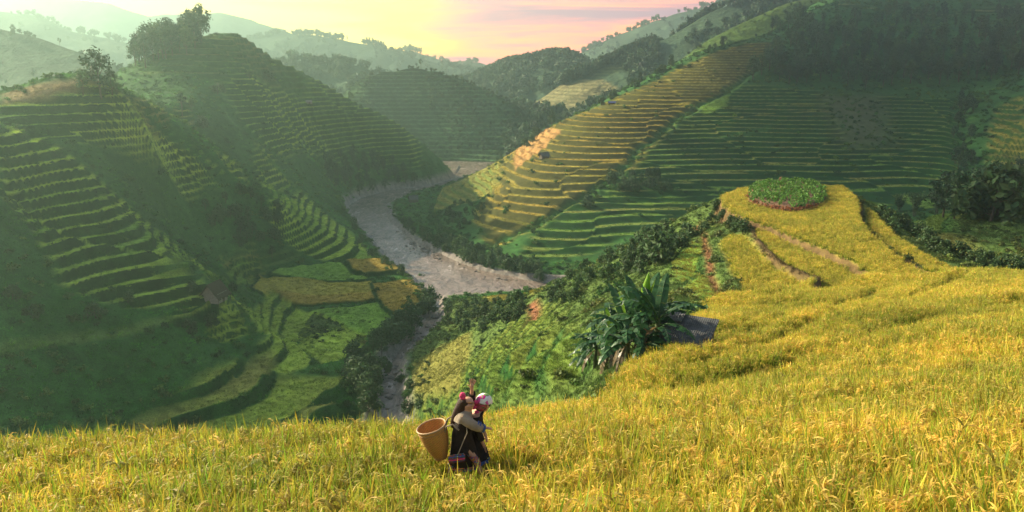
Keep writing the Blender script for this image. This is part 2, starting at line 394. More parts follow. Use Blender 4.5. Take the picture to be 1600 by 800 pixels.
# ---------------------------------------------------------------- land cover and terraces
GOLD = np.array((0.43, 0.31, 0.05)); YEL = np.array((0.36, 0.31, 0.05)); OLIVE = np.array((0.20, 0.20, 0.045)); GREEN = np.array((0.15, 0.26, 0.035))
LIME = np.array((0.30, 0.40, 0.05)); DGREEN = np.array((0.028, 0.105, 0.016)); SHRUB = np.array((0.042, 0.12, 0.025)); WEED = np.array((0.05, 0.13, 0.022))
SOIL = np.array((0.20, 0.12, 0.06)); RED = np.array((0.26, 0.11, 0.055)); ORANGE = np.array((0.42, 0.24, 0.08)); GREY = np.array((0.17, 0.15, 0.10)); DRY = np.array((0.32, 0.25, 0.11)); GRASS = np.array((0.10, 0.17, 0.035))
STONE = np.array((0.25, 0.22, 0.19))
def cover(s, regs, gullies, base_col, base_sh, warp, wave=0.4):
    X, Y, B = s.X, s.Y, s.B
    wx = X + warp * fbm(X / 14, Y / 14, 11, 3); wy = Y + warp * fbm(X / 14, Y / 14, 21, 3)
    n = fbm(X / 30, Y / 30, 31, 4)
    C = base_col[None, None, :] * (1 + 0.5 * n[..., None] + 0.25 * fbm(X / 5, Y / 5, 8, 3)[..., None])
    SHd = np.full(X.shape, base_sh) * np.clip(1 + 1.2 * fbm(X / 12, Y / 12, 41, 3), 0, 2)   # shrub density
    CR = np.zeros(X.shape)                               # crop tuft density
    CC = C.copy()
    Z = B + 0.8 * fbm(X / 9, Y / 9, 61, 4)
    for r in regs:
        poly = hp(s.key, r['p']) if 'p' in r else r['w']
        pa = np.array(poly)
        m = 6 + warp
        sel = (X > pa[:, 0].min() - m) & (X < pa[:, 0].max() + m) & (Y > pa[:, 1].min() - m) & (Y < pa[:, 1].max() + m)
        if not sel.any(): continue
        x, y, b = X[sel], Y[sel], B[sel]
        d = poly_sd(wx[sel], wy[sel], poly)
        f = r.get('f', 2.0)
        w = ss(f, -f, d) * r.get('a', 1.0)
        if 'flat' in r:                                  # one level paddy with its own height
            zt = r['flat'] + 0.05 * fbm(x / 3, y / 3, 5, 2)
            col = np.broadcast_to(r['c'], (len(x), 3)) * (1 + 0.22 * fbm(x / 7, y / 7, 71, 4))[:, None]
            Z[sel] = Z[sel] * (1 - w) + zt * w
            bw = (ss(-.8, -.45, d) * ss(r.get('bd', 1.2) + .5, r.get('bd', 1.2), d) * r.get('band', 0))
            sb = SOIL * (.6 + .3 * fbm(x / 1.3, y / 1.3, 66, 3))[:, None]
            C[sel] = C[sel] * (1 - w[:, None]) + col * w[:, None]
            C[sel] = C[sel] * (1 - bw[:, None]) + sb * bw[:, None]
            SHd[sel] *= (1 - w) * (1 - bw); CR[sel] *= 1 - bw
            CR[sel] = np.maximum(CR[sel] * (1 - w), w * (d < -0.25)) * r.get('cr', 1.0)
            CC[sel] = col
            continue
        if 'h' not in r:                                 # plain paint
            col = np.broadcast_to(r['c'], (len(x), 3)) * (1 + 0.3 * fbm(x / 6, y / 6, 71, 4))[:, None]
            C[sel] = C[sel] * (1 - w[:, None]) + col * w[:, None]
            SHd[sel] = SHd[sel] * (1 - w) + w * r.get('sh', 0)
            CR[sel] = CR[sel] * (1 - w) + w * r.get('cr', 0)
            CC[sel] = CC[sel] * (1 - w[:, None]) + col * w[:, None]
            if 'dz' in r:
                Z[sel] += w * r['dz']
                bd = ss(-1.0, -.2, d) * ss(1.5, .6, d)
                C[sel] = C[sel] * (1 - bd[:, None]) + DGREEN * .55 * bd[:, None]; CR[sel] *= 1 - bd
            continue
        h = r['h']
        t = (b + h * (r.get('wv', wave) * fbm(x / 30, y / 30, 13, 3) + 0.25 * r.get('wv', wave) * fbm(x / 6, y / 6, 17, 2)) + r.get('o', 0)) / h
        # terraces end and start again at field boundaries
        cell = np.floor(vn(x / 45, y / 45, 91) * 4)
        t = t + cell * 0.37 * r.get('br', 1)
        k = np.floor(t); fr = t - k
        rr = r.get('r', 0.22)
        st = k + ss(1 - rr, 1.0, fr) + 0.06 * fr
        zt = b + (st - t) * h * r.get('am', 1.0) + 0.10 * fbm(x / 2.5, y / 2.5, 15, 3) * r.get('rough', 1)
        hsh = _TAB[(k.astype(int) * 7 + 11) % 512, (cell.astype(int) * 13 + 5) % 512]
        c0, c1 = r['c']
        mixv = np.clip(0.5 + 0.9 * (hsh - 0.5) + 0.9 * fbm(x / 22, y / 22, 77, 3), 0, 1)[:, None]
        crop = (c0 * (1 - mixv) + c1 * mixv) * (1 + 0.25 * fbm(x / 3, y / 3, 55, 2))[:, None]
        ris = ss(1 - rr - 0.07, 1 - rr + 0.03, fr) * ss(1.0, 0.97, fr)
        rc = r.get('rc', WEED * .6) * (1 + 0.4 * fbm(x / 4, y / 4, 57, 3))[:, None]
        col = crop * (1 - ris[:, None]) + rc * ris[:, None]
        Z[sel] = Z[sel] * (1 - w) + zt * w
        C[sel] = C[sel] * (1 - w[:, None]) + col * w[:, None]
        SHd[sel] = SHd[sel] * (1 - w) + w * (ris * r.get('rs', 0.12))
        CR[sel] = CR[sel] * (1 - w) + w * (1 - ris) * r.get('cr', 1.0)
        CC[sel] = CC[sel] * (1 - w[:, None]) + crop * w[:, None]
    for g in gullies:
        d = line_d(wx, wy, hp(s.key, g['p']) if 'p' in g else g['w'])
        w = ss(g['w2'], 0, d)
        Z -= w * g.get('dz', 1.5)
        C = C * (1 - w[..., None]) + g.get('c', SHRUB) * w[..., None]
        SHd = SHd * (1 - w) + w * g.get('sh', 1.0); CR *= 1 - w
    # river bed and banks
    rv = s.rd
    wgt = ss(0.3, -0.3, rv)
    Z = Z * (1 - wgt) + s.B * wgt
    near = ss(3.5, 0.5, rv)
    Z = Z * (1 - near) + (s.B + 0.35 * fbm(X / 2, Y / 2, 3, 3)) * near
    C = C * (1 - near[..., None]) + STONE * (0.8 + 0.4 * vn(X / 1.5, Y / 1.5, 4))[..., None] * near[..., None]
    CR *= 1 - near
    SHd = np.where((rv > 1.0) & (rv < 9), np.maximum(SHd, 1.1 * ss(0.5, 2.5, rv) * ss(9, 5, rv)), SHd * (rv > 0.6))
    s.Z, s.C, s.SHd, s.CR, s.CC = Z, np.clip(C, 0.01, 0.9), SHd, CR, np.clip(CC, 0.01, 0.9)
def sheet_mesh(s, name, mat, keep=None):
    ny, nx = s.X.shape
    V = np.stack([s.X, s.Y, s.Z], -1).reshape(-1, 3)
    idx = np.arange(ny * nx).reshape(ny, nx)
    q = np.stack([idx[:-1, :-1], idx[:-1, 1:], idx[1:, 1:], idx[1:, :-1]], -1).reshape(-1, 4)
    C = s.C.reshape(-1, 3)
    if keep is not None:
        kq = keep.reshape(-1)[q].any(1); q = q[kq]
        used = np.unique(q); mp = np.full(len(V), -1); mp[used] = np.arange(len(used))
        V, C, q = V[used], C[used], mp[q]
    me = mesh_np(name, V, q, mat, C)
    return put(link(name, me), kind='structure')

LR = [
    dict(p=[(190,100),(300,92),(340,150),(265,182),(200,150)], c=SHRUB * .8, sh=1.0, f=6),
    dict(p=[(0,420),(120,440),(240,400),(330,440),(360,500),(280,560),(300,640),(0,660)], c=DGREEN * 1.1, sh=0.9, f=6),
    dict(p=[(0,146),(190,149),(200,162),(0,168)], c=DRY * .75, sh=0.12, cr=1.0, f=2),
    dict(p=[(200,100),(345,58),(480,110),(540,140),(470,150),(340,128),(220,118)], h=3.2, c=(OLIVE * .7, WEED), r=.35, cr=.3, a=.75, f=6),
    dict(p=[(0,164),(205,160),(240,192),(300,232),(345,262),(330,288),(265,278),(215,258),(165,228),(70,212),(0,198)], h=2.4, c=(GREEN * 1.25, LIME * 1.25), r=.42, rc=WEED * .5),
    dict(p=[(0,192),(60,211),(97,233),(142,266),(184,306),(244,358),(338,428),(362,468),(330,472),(250,474),(150,468),(90,440),(55,360),(0,300)], h=2.4, c=(GREEN * 1.3, LIME * 1.25), r=.44, rc=WEED * .45, cr=1.0),
    dict(p=[(195,148),(285,150),(305,195),(262,200),(215,182)], h=2.2, c=(GREEN, OLIVE), r=.3),
    dict(p=[(335,236),(402,228),(428,260),(458,290),(430,300),(395,288),(358,266)], h=2.2, c=(LIME, GREEN), r=.3),
    dict(p=[(418,312),(470,300),(502,330),(548,362),(582,402),(545,412),(500,402),(450,382),(424,346)], h=2.1, c=(LIME * 1.25, GREEN * 1.3), r=.3, br=.6),
    dict(p=[(350,135),(480,145),(560,160),(640,210),(716,272),(650,282),(600,262),(560,225),(500,240),(425,250),(380,195)], h=2.6, c=(LIME * 1.1, GREEN * 1.2), r=.48, rc=WEED * .55, f=4),
    dict(p=[(250,420),(390,380),(470,400),(420,420),(330,440)], h=2.6, c=(GREEN * .7, DGREEN), r=.35, f=4),
    dict(p=[(345,405),(400,380),(412,430),(380,445)], h=2, c=(OLIVE, GREEN), r=.3),
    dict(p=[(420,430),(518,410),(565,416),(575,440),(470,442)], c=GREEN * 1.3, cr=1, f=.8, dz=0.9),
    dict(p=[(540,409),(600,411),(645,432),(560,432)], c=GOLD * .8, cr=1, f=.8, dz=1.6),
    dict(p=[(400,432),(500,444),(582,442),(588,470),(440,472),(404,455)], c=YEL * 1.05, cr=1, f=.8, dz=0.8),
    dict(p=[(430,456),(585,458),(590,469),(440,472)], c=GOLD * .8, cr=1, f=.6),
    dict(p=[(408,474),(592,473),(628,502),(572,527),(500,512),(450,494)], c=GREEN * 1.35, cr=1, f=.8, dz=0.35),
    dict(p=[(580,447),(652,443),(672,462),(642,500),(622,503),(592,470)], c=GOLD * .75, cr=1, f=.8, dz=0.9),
    dict(p=[(325,525),(415,470),(430,455),(520,500),(572,525),(540,562),(450,582),(395,565),(420,520),(345,535)], h=1.7, c=(LIME * 1.25, LIME * .8), r=.24, br=.3, f=1),
    dict(p=[(260,498),(330,468),(340,478),(272,508)], c=LIME * .8, cr=1, f=.7, dz=1.2),
    dict(p=[(120,665),(300,600),(420,540),(432,580),(560,588),(568,662),(400,690),(200,690)], h=2.2, c=(OLIVE * 1.2, LIME * .75), r=.25, br=.4, rc=DGREEN * .7, f=2),
]
LG = [dict(p=[(332,150),(370,190),(430,240),(480,275),(520,300)], w2=5, dz=1.5, sh=1.2),
      dict(p=[(240,190),(330,265),(420,300)], w2=4, dz=.6, sh=1.0),
      dict(p=[(330,440),(380,480),(400,520)], w2=3, dz=.4, sh=.8),
      dict(p=[(0,543),(100,528),(200,512),(262,498)], w2=2.2, dz=.2, sh=0, c=GRASS * 1.2),
      dict(p=[(380,200),(395,300),(400,360)], w2=7, dz=1, sh=1.0),
      dict(p=[(540,290),(580,270),(640,285)], w2=14, dz=0, sh=1.6)]
FR = [
    dict(p=[(830,215),(1000,70),(1180,60),(1260,18),(1600,0),(1600,180),(1430,160),(1180,130)], c=SHRUB * .9, sh=.9, f=8),
    dict(p=[(600,330),(650,300),(742,266),(792,248),(775,300),(702,322),(682,332),(722,370),(692,372),(640,348)], h=1.8, c=(YEL, OLIVE * 1.2), r=.2, rc=GRASS, f=2),
    dict(p=[(1000,245),(1082,178),(1162,132),(1288,145),(1325,232),(1402,226),(1372,150),(1520,150),(1512,245),(1490,330),(1300,335),(1050,352),(900,402),(800,416),(832,368),(930,285)], h=2.0, c=(OLIVE * 1.15, GREEN * .9), r=.58, rc=DGREEN * .55, f=3),  # right zone: part of its shade is put into darker crop and riser colours
    dict(p=[(788,236),(870,193),(960,153),(1060,107),(1180,66),(1228,66),(1152,132),(1062,182),(988,262),(960,274),(840,356),(770,392),(745,362),(738,332),(778,290)], h=2.25, c=(GOLD, YEL), r=.55, rc=OLIVE * .38, f=3),
    dict(p=[(1040,120),(1185,66),(1228,66),(1160,125),(1070,165)], h=1.7, c=(YEL * .8, OLIVE), r=.5, rc=OLIVE * .38, f=3),
    dict(p=[(802,247),(830,214),(864,200),(874,208),(842,236),(808,264)], c=ORANGE, f=1, cr=.6),
    dict(p=[(1555,170),(1600,150),(1600,290),(1560,292),(1535,270)], h=2.6, c=(YEL, OLIVE), r=.3, f=3),
    dict(p=[(1285,150),(1372,150),(1396,226),(1322,234)], c=(.085, .095, .04), sh=.8, f=10, a=.8),
    dict(p=[(1095,160),(1140,148),(1138,165),(1098,178)], c=GREEN * 1.1, cr=1, f=1.5),
    dict(p=[(1245,28),(1330,12),(1600,4),(1600,14),(1400,20)], h=2.5, c=(DRY, GRASS), r=.3, f=3),
    dict(p=[(1520,352),(1600,345),(1600,400),(1560,390)], h=1.5, c=(OLIVE, GREEN), r=.2, br=.2, f=2),
]
FG = [dict(p=[(740,392),(830,355),(900,310),(960,275),(995,235),(1060,180),(1150,130),(1215,88)], w2=4.5, dz=1.8, sh=1.3),
      dict(p=[(1510,150),(1500,220),(1520,270),(1480,310)], w2=10, dz=2, sh=1.3),
      dict(p=[(945,292),(1000,285),(1040,300)], w2=9, dz=-.5, sh=1.6),
      dict(p=[(680,345),(740,395),(850,430)], w2=14, dz=0, sh=1.4),
      dict(p=[(1130,215),(1200,200)], w2=5, dz=0, sh=1.2)]
NZ = -23.6
T0 = [PZ(u, v, -23.3) for u, v in [(1122,308),(1150,297),(1230,291),(1320,293),(1342,312),(1346,345),(1356,362),(1390,395),(1440,432),(1500,455),(1430,474),(1385,468),(1368,440),(1330,411),(1262,381),(1200,354),(1180,349),(1160,343),(1132,326)]]
T1 = [PZ(u, v, -24.4) for u, v in [(1176,362),(1200,360),(1262,386),(1330,416),(1364,440),(1352,462),(1300,482),(1262,492),(1278,462),(1274,448),(1250,429),(1215,407),(1190,382)]]
T2 = [PZ(u, v, -25.5) for u, v in [(1124,384),(1140,374),(1162,378),(1186,402),(1214,424),(1258,456),(1268,470),(1230,494),(1150,512),(1140,500),(1156,460),(1140,412)]]
T3 = [PZ(u, v, -24.2) for u, v in [(1352,318),(1366,330),(1400,365),(1460,405),(1530,440),(1500,448),(1440,425),(1390,390),(1358,360)]]
NR = [
    dict(p=[(640,650),(700,600),(800,500),(860,470),(940,560),(900,590),(800,612),(720,640)], h=2.5, c=(LIME * .42 + OLIVE * .2, GREEN * .65 + OLIVE * .15), r=.4, rc=DGREEN * .7, f=4, br=.2, wv=.25),
    dict(p=[(622,590),(690,540),(735,520),(740,545),(720,600),(660,620)], c=OLIVE * .85 + YEL * .1, cr=1.2, f=1.2),
    dict(p=[(760,470),(850,455),(850,445),(740,462)], c=YEL * .8, f=2, cr=1),
    dict(p=[(1050,400),(1100,370),(1130,470),(1100,480),(1070,440)], h=2.2, c=(LIME, GREEN), r=.4, f=2, sh=.3),
    dict(p=[(1420,348),(1500,366),(1600,412),(1600,425),(1510,400),(1430,372)], h=2.0, c=(OLIVE, GREEN), r=.35, f=2),
]
_fe = [hit(u, v, 'N')[:2] for u, v in [(1590,446),(1500,460),(1390,474),(1280,486),(1160,502),(1100,522),(1050,544),(1000,566)]]
_fc = [P(u, v, Y)[:2] for u, v, Y in [(950,588,38.5),(900,600,34),(850,618,29.5),(800,630,26),(700,648,22.3),(600,662,19.6),(400,672,18.6),(0,668,18.8)]]
FORE = [(-45, -4), (75, -4), (95, 30)] + _fe + _fc + [(-45, 19)]
NR.append(dict(w=[(q[0], q[1], 0) for q in FORE], c=GOLD * .75, cr=2.0, f=.6))
LINKF = [(hit(u, v, 'N')) for u, v in [(1050,544),(1100,524),(1160,508),(1280,490),(1390,478),(1500,464),(1598,450)]] + [PZ(u, v, zz) for u, v, zz in [(1640,415,-22),(1540,424,-23),(1440,424,-23.3),(1370,432,-23.5),(1330,452,-24),(1290,468,-24.2),(1225,476,-25),(1150,486,-25.3),(1105,506,-24)]]
NR.append(dict(w=LINKF, c=GOLD * .75, cr=2.0, f=.6))
NR += [dict(w=T3, flat=-24.6, c=YEL * .9, f=.5), dict(w=T2, flat=-25.15, c=YEL * .95, f=.45), dict(w=T1, flat=-24.25, c=YEL * .9, f=.4, band=.9, bd=.55), dict(w=T0, flat=-23.3, c=YEL, f=.4, band=.9, bd=.5)]
NG = [dict(p=[(1088,352),(1110,395),(1130,470)], w2=.8, dz=.4, sh=.4, c=RED * .75), dict(p=[(832,474),(837,494)], w2=2.2, dz=.5, sh=0, c=RED),
      ]
FURROW = [[hit(u, v, 'N')[:2] for u, v in l] for l in (
    [(1500,440),(1440,462),(1380,480),(1310,500),(1240,520),(1170,545),(1090,572)],
    [(1366,452),(1340,468),(1290,484),(1220,503),(1150,525),(1085,548)],
    [(1272,478),(1215,492),(1150,510),(1105,526)],
    [(1600,470),(1500,492),(1400,515),(1300,545),(1200,582),(1100,610)])]
for l in FURROW: NG.append(dict(w=l, w2=1.3, dz=.5, sh=0, c=OLIVE * .5))
cover(SH['L'], LR, LG, SHRUB, 0.55, 2.5, 0.35)
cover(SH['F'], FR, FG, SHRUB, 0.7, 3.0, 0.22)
cover(SH['N'], NR, NG, np.array((.085, .135, .03)), 0.9, 0.8)
sN = SH['N']
def seen(s, margin=5.0):
    """grid points in or close to the line of sight from the rice field's brow (others get the coarse under-sheet only)"""
    nb = 1400; top = np.full(nb, -9.0); out = np.zeros(s.X.shape, bool)
    for r in range(s.X.shape[0]):
        y = max(s.ys[r], 1.0); x = s.X[r]
        bi = ((x / y / .78 + 1) * .5 * nb).astype(int); ok = (bi >= 0) & (bi < nb); bi = np.clip(bi, 0, nb - 1)
        t = s.Z[r] / y
        out[r] = ok & (t >= top[bi] - margin / y)
        np.maximum.at(top, bi[ok], t[ok])
    return out
def coarse(s, name, mat, k, dz):
    ny, nx = s.X.shape; j = np.arange(0, ny, k); i = np.arange(0, nx, k)
    G = np.ix_(j, i); V = np.stack([s.X[G], s.Y[G], s.Z[G] - dz], -1).reshape(-1, 3)
    idx = np.arange(len(j) * len(i)).reshape(len(j), len(i))
    q = np.stack([idx[:-1, :-1], idx[:-1, 1:], idx[1:, 1:], idx[1:, :-1]], -1).reshape(-1, 4)
    put(link(name, mesh_np(name, V, q, mat, s.C[G].reshape(-1, 3))), kind='structure')
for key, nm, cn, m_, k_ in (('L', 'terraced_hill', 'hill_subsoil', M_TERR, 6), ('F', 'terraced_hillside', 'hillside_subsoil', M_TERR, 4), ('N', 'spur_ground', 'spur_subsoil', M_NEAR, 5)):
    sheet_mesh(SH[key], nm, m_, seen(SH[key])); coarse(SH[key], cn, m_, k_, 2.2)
print('tris', sum(len(o.data.polygons) * 2 for o in sc.objects if o.type == 'MESH'))

# ---------------------------------------------------------------- hills further back
def ridge(name, crest, foot_z, depth, col, back=250, nz=6.0, nrow=40, step=6.0, curve=1.2, seed=0, wob=0.0, terr=0, paint=()):
    c = np.array([P(*q) for q in crest])
    seg = np.r_[0, np.cumsum(np.linalg.norm(np.diff(c[:, :2], axis=0), axis=1))]
    t = np.arange(0, seg[-1] + step, step)
    cx, cy2, cz = (np.interp(t, seg, c[:, k]) for k in range(3))
    kk = max(1, int(30 / step)); ker = np.ones(kk) / kk
    sm = lambda a: np.convolve(np.pad(a, (kk // 2, kk - 1 - kk // 2), 'edge'), ker, 'valid')
    cx, cy2, cz = sm(cx), sm(cy2), sm(cz)
    s = np.r_[np.linspace(-1, 0, nrow // 3, endpoint=False), np.linspace(0, 1, nrow) ** 1.15]
    dirx = cx / np.hypot(cx, cy2) * .6; diry = cy2 / np.hypot(cx, cy2)
    D = np.where(s < 0, s * back, s * depth)[:, None]
    X = cx[None] - dirx[None] * D; Y = cy2[None] - diry[None] * D
    prof = np.where(s < 0, np.abs(s) ** 1.3, s ** curve)[:, None]
    Z = cz[None] + (foot_z - cz[None]) * prof
    spur = fbm(X / 130, Y / 260, seed + 3, 3) * wob * np.clip(np.abs(s), 0, .5)[:, None] * 2
    Z = Z + spur + nz * fbm(X / 22, Y / 22, seed, 4) * (0.35 + np.clip(np.abs(s) * 4, 0, 1))[:, None]
    tm = 0
    if terr:
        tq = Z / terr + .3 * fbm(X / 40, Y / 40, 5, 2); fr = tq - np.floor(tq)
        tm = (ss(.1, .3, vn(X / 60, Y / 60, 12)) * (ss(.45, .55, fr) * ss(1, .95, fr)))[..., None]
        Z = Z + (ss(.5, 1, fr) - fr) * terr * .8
    ny, nx = X.shape
    idx = np.arange(ny * nx).reshape(ny, nx)
    q = np.stack([idx[:-1, :-1], idx[1:, :-1], idx[1:, 1:], idx[:-1, 1:]], -1).reshape(-1, 4)
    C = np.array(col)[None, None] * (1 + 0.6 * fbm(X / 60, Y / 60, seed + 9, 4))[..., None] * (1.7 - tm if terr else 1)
    free = np.zeros(X.shape)
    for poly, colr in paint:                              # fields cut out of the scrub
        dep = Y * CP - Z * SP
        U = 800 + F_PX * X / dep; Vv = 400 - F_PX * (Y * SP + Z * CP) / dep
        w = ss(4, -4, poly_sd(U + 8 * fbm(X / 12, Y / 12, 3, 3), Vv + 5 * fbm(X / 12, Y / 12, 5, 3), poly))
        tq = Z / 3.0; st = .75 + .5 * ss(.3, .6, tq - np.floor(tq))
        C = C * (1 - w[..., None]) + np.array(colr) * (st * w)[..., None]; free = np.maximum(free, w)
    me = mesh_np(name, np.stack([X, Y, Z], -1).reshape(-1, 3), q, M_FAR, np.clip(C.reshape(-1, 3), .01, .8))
    o = put(link(name, me), kind='structure')
    return dict(X=X, Y=Y, Z=Z, s=s, C=C, free=free, crest=np.stack([cx, cy2, Z[nrow // 3]], 1))
FORC = (0.05, 0.085, 0.045)
RD = {}
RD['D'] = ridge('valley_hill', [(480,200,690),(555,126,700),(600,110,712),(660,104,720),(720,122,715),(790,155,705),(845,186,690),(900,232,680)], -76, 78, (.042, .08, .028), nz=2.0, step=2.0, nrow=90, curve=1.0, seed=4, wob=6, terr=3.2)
RD['L0'] = ridge('left_ridge', [(-140,10,620),(0,47,600),(60,58,600),(120,82,590),(180,102,585),(240,145,570),(300,190,560)], -30, 170, FORC, nz=3, step=4, curve=.9, seed=14, wob=10)
RD['L1'] = ridge('far_left_ridge', [(-200, 17, 1400), (-60, 9, 1386), (0, 19, 1372), (60, 25, 1365), (110, 49, 1358), (200, 67, 1344), (270, 89, 1330), (380, 119, 1316)], -75, 300, FORC, nz=6, seed=24, wob=25)
RD['R3'] = ridge('distant_range', [(-300, 5, 2381), (-60, -4, 2381), (60, -6, 2373), (132, 2, 2365), (168, 4, 2357), (228, 26, 2349), (262, 22, 2349), (295, 22, 2349), (350, 20, 2333), (400, 34, 2333), (440, 46, 2317), (520, 80, 2300), (640, 110, 2284)], -80, 420, FORC, nz=10, step=9, seed=34, wob=70)
RD['R4'] = ridge('hazy_ridge', [(330, 78, 1742), (440, 52, 1729), (500, 56, 1722), (530, 62, 1715), (590, 72, 1702), (640, 88, 1688), (690, 101, 1675), (750, 116, 1662), (830, 148, 1648), (900, 178, 1635)], -76, 280, FORC, nz=7, seed=44, wob=30)
RD['R4b'] = ridge('low_wooded_ridge', [(380,150,880),(440,95,880),(470,92,880),(500,104,870),(540,98,870),(580,110,860),(640,140,850)], -76, 150, FORC, nz=5, seed=47, wob=10)
RD['R5'] = ridge('distant_knoll', [(600, 83, 2108), (640, 78, 2091), (680, 90, 2091), (715, 106, 2074), (740, 96, 2057), (775, 106, 2040), (830, 138, 2023)], -78, 250, FORC, nz=9, step=9, seed=54, wob=30)
RD['R6'] = ridge('wooded_ridge', [(700, 141, 1070), (770, 115, 1058), (800, 103, 1052), (840, 97, 1046), (875, 87, 1041), (905, 99, 1035), (930, 113, 1023), (990, 141, 1012)], -76, 260, FORC, nz=5, step=4, seed=64, wob=20)
RD['R7'] = ridge('distant_ridge', [(860, 110, 1952), (905, 84, 1936), (950, 62, 1920), (1000, 42, 1920), (1060, 20, 1904), (1160, 0, 1888), (1400, 0, 1840)], -70, 330, FORC, nz=9, step=9, seed=74, wob=40)
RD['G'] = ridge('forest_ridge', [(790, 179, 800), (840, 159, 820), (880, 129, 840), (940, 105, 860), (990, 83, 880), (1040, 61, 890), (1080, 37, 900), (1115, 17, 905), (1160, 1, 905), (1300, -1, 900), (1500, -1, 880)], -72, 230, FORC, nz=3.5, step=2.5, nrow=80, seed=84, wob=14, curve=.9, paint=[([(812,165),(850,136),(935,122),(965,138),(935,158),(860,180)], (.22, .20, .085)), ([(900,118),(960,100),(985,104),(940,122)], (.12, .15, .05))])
RD['G2'] = ridge('grass_ridge', [(1000,140,680),(1062,95,690),(1100,66,700),(1150,40,710),(1200,18,720),(1240,0,730),(1300,0,735),(1450,0,745)], -40, 90, GRASS * .9, nz=1.2, step=2.5, nrow=40, seed=94, wob=2)

# base land out to the far side of the haze
g = mesh_np('ground', [(-1950, -250, -84), (1950, -250, -84), (1950, 2600, -84), (-1950, 2600, -84)], [(0, 1, 2, 3)], mat_plain('far_ground', (0.05, 0.08, 0.03), 0.95, 0.3, 0.02, 0.1))
put(link('ground', g), kind='structure')

# ---------------------------------------------------------------- river
def river_mat():
    m, nt, b, N, L = new_mat('river_water')
    tc = N('ShaderNodeTexCoord')
    mp = N('ShaderNodeMapping'); mp.inputs['Scale'].default_value = (0.62, 0.22, 0.5); mp.inputs['Rotation'].default_value = (0, 0, 0.35)
    L(tc.outputs['Object'], mp.inputs[0])
    n1 = N('ShaderNodeTexNoise'); n1.inputs['Scale'].default_value = 0.62; n1.inputs['Detail'].default_value = 8; n1.inputs['Roughness'].default_value = 0.68; n1.inputs['Distortion'].default_value = 1.2
    L(mp.outputs[0], n1.inputs['Vector'])
    n2 = N('ShaderNodeTexNoise'); n2.inputs['Scale'].default_value = 0.045; n2.inputs['Detail'].default_value = 3
    L(tc.outputs['Object'], n2.inputs['Vector'])
    cr = N('ShaderNodeValToRGB'); e = cr.color_ramp.elements
    e[0].position, e[0].color = 0.30, (0.09, 0.068, 0.052, 1)
    e[1].position, e[1].color = 0.74, (0.72, 0.66, 0.60, 1)  # pale stop paints glints of sky light into the water colour
    k = e.new(0.5); k.color = (0.25, 0.19, 0.15, 1); k = e.new(0.62); k.color = (0.32, 0.25, 0.20, 1)
    ad = N('ShaderNodeMath'); ad.operation = 'MULTIPLY_ADD'; ad.inputs[1].default_value = 0.35; 
    sb = N('ShaderNodeMath'); sb.operation = 'SUBTRACT'; sb.inputs[1].default_value = 0.5
    L(n2.outputs[0], sb.inputs[0]); L(sb.outputs[0], ad.inputs[0]); L(n1.outputs[0], ad.inputs[2])
    L(ad.outputs[0], cr.inputs[0]); L(cr.outputs[0], b.inputs['Base Color'])
    bp = N('ShaderNodeBump'); bp.inputs['Strength'].default_value = 0.9; bp.inputs['Distance'].default_value = 0.5
    L(n1.outputs[0], bp.inputs['Height']); L(bp.outputs[0], b.inputs['Normal'])
    setp(b, Roughness=0.16, IOR=1.33); b.inputs['Specular IOR Level'].default_value = 0.5
    return m
wv = mesh_np('river', [(-90, 80, WZ), (150, 80, WZ), (150, 720, WZ), (-90, 720, WZ)], [(0, 1, 2, 3)], river_mat())
put(link('river', wv), kind='structure')

# ---------------------------------------------------------------- off-view puff bank, added and outlined to shade the right hillside
def build_shade_cloud():
    zc = 560.0; rg = random.Random(5)
    shade = [(10, 318), (100, 455), (165, 560), (215, 640), (330, 640), (720, 690), (720,110), (420,100), (190,104), (118,118), (90,140), (82,205), (48,262)]
    up = lambda x, y, z: (x + SDIR.x / SDIR.z * (zc - z), y + SDIR.y / SDIR.z * (zc - z))
    poly = [up(x, y, -42 if y < 560 else -5) for x, y in shade]
    pa = np.array(poly); bm = bmesh.new(); st = 19
    for gx in np.arange(pa[:, 0].min(), pa[:, 0].max(), st):
        for gy in np.arange(pa[:, 1].min(), pa[:, 1].max(), st):
            x, y = gx + rg.uniform(-7, 7), gy + rg.uniform(-7, 7)
            dd = float(poly_sd(np.array([x]), np.array([y]), poly)[0])
            if dd > -9: continue
            r = min(rg.uniform(17, 30), 14 - dd * .5)
            bmesh.ops.create_icosphere(bm, subdivisions=2, radius=r, matrix=Matrix.Translation((x, y, zc + rg.uniform(-4, 4) + min(25, -dd * .2))) @ Matrix.Diagonal((1, 1, rg.uniform(.6, .9), 1)))
    me = bpy.data.meshes.new('shade_cloud'); bm.to_mesh(me); bm.free()
    me.materials.append(mat_plain('shade_cloud_white', (0.8, 0.8, 0.82), 1.0, 0.05, 0.02, 0.2))
    o = link('shade_cloud', me)
    rm = o.modifiers.new('merge', 'REMESH'); rm.mode = 'VOXEL'; rm.voxel_size = 7
    dg = bpy.context.evaluated_depsgraph_get()
    me2 = bpy.data.meshes.new_from_object(o.evaluated_get(dg)); o.modifiers.clear(); o.data = me2
    bpy.data.meshes.remove(me)
    for p in me2.polygons: p.use_smooth = True
    put(o, kind='structure')
build_shade_cloud()
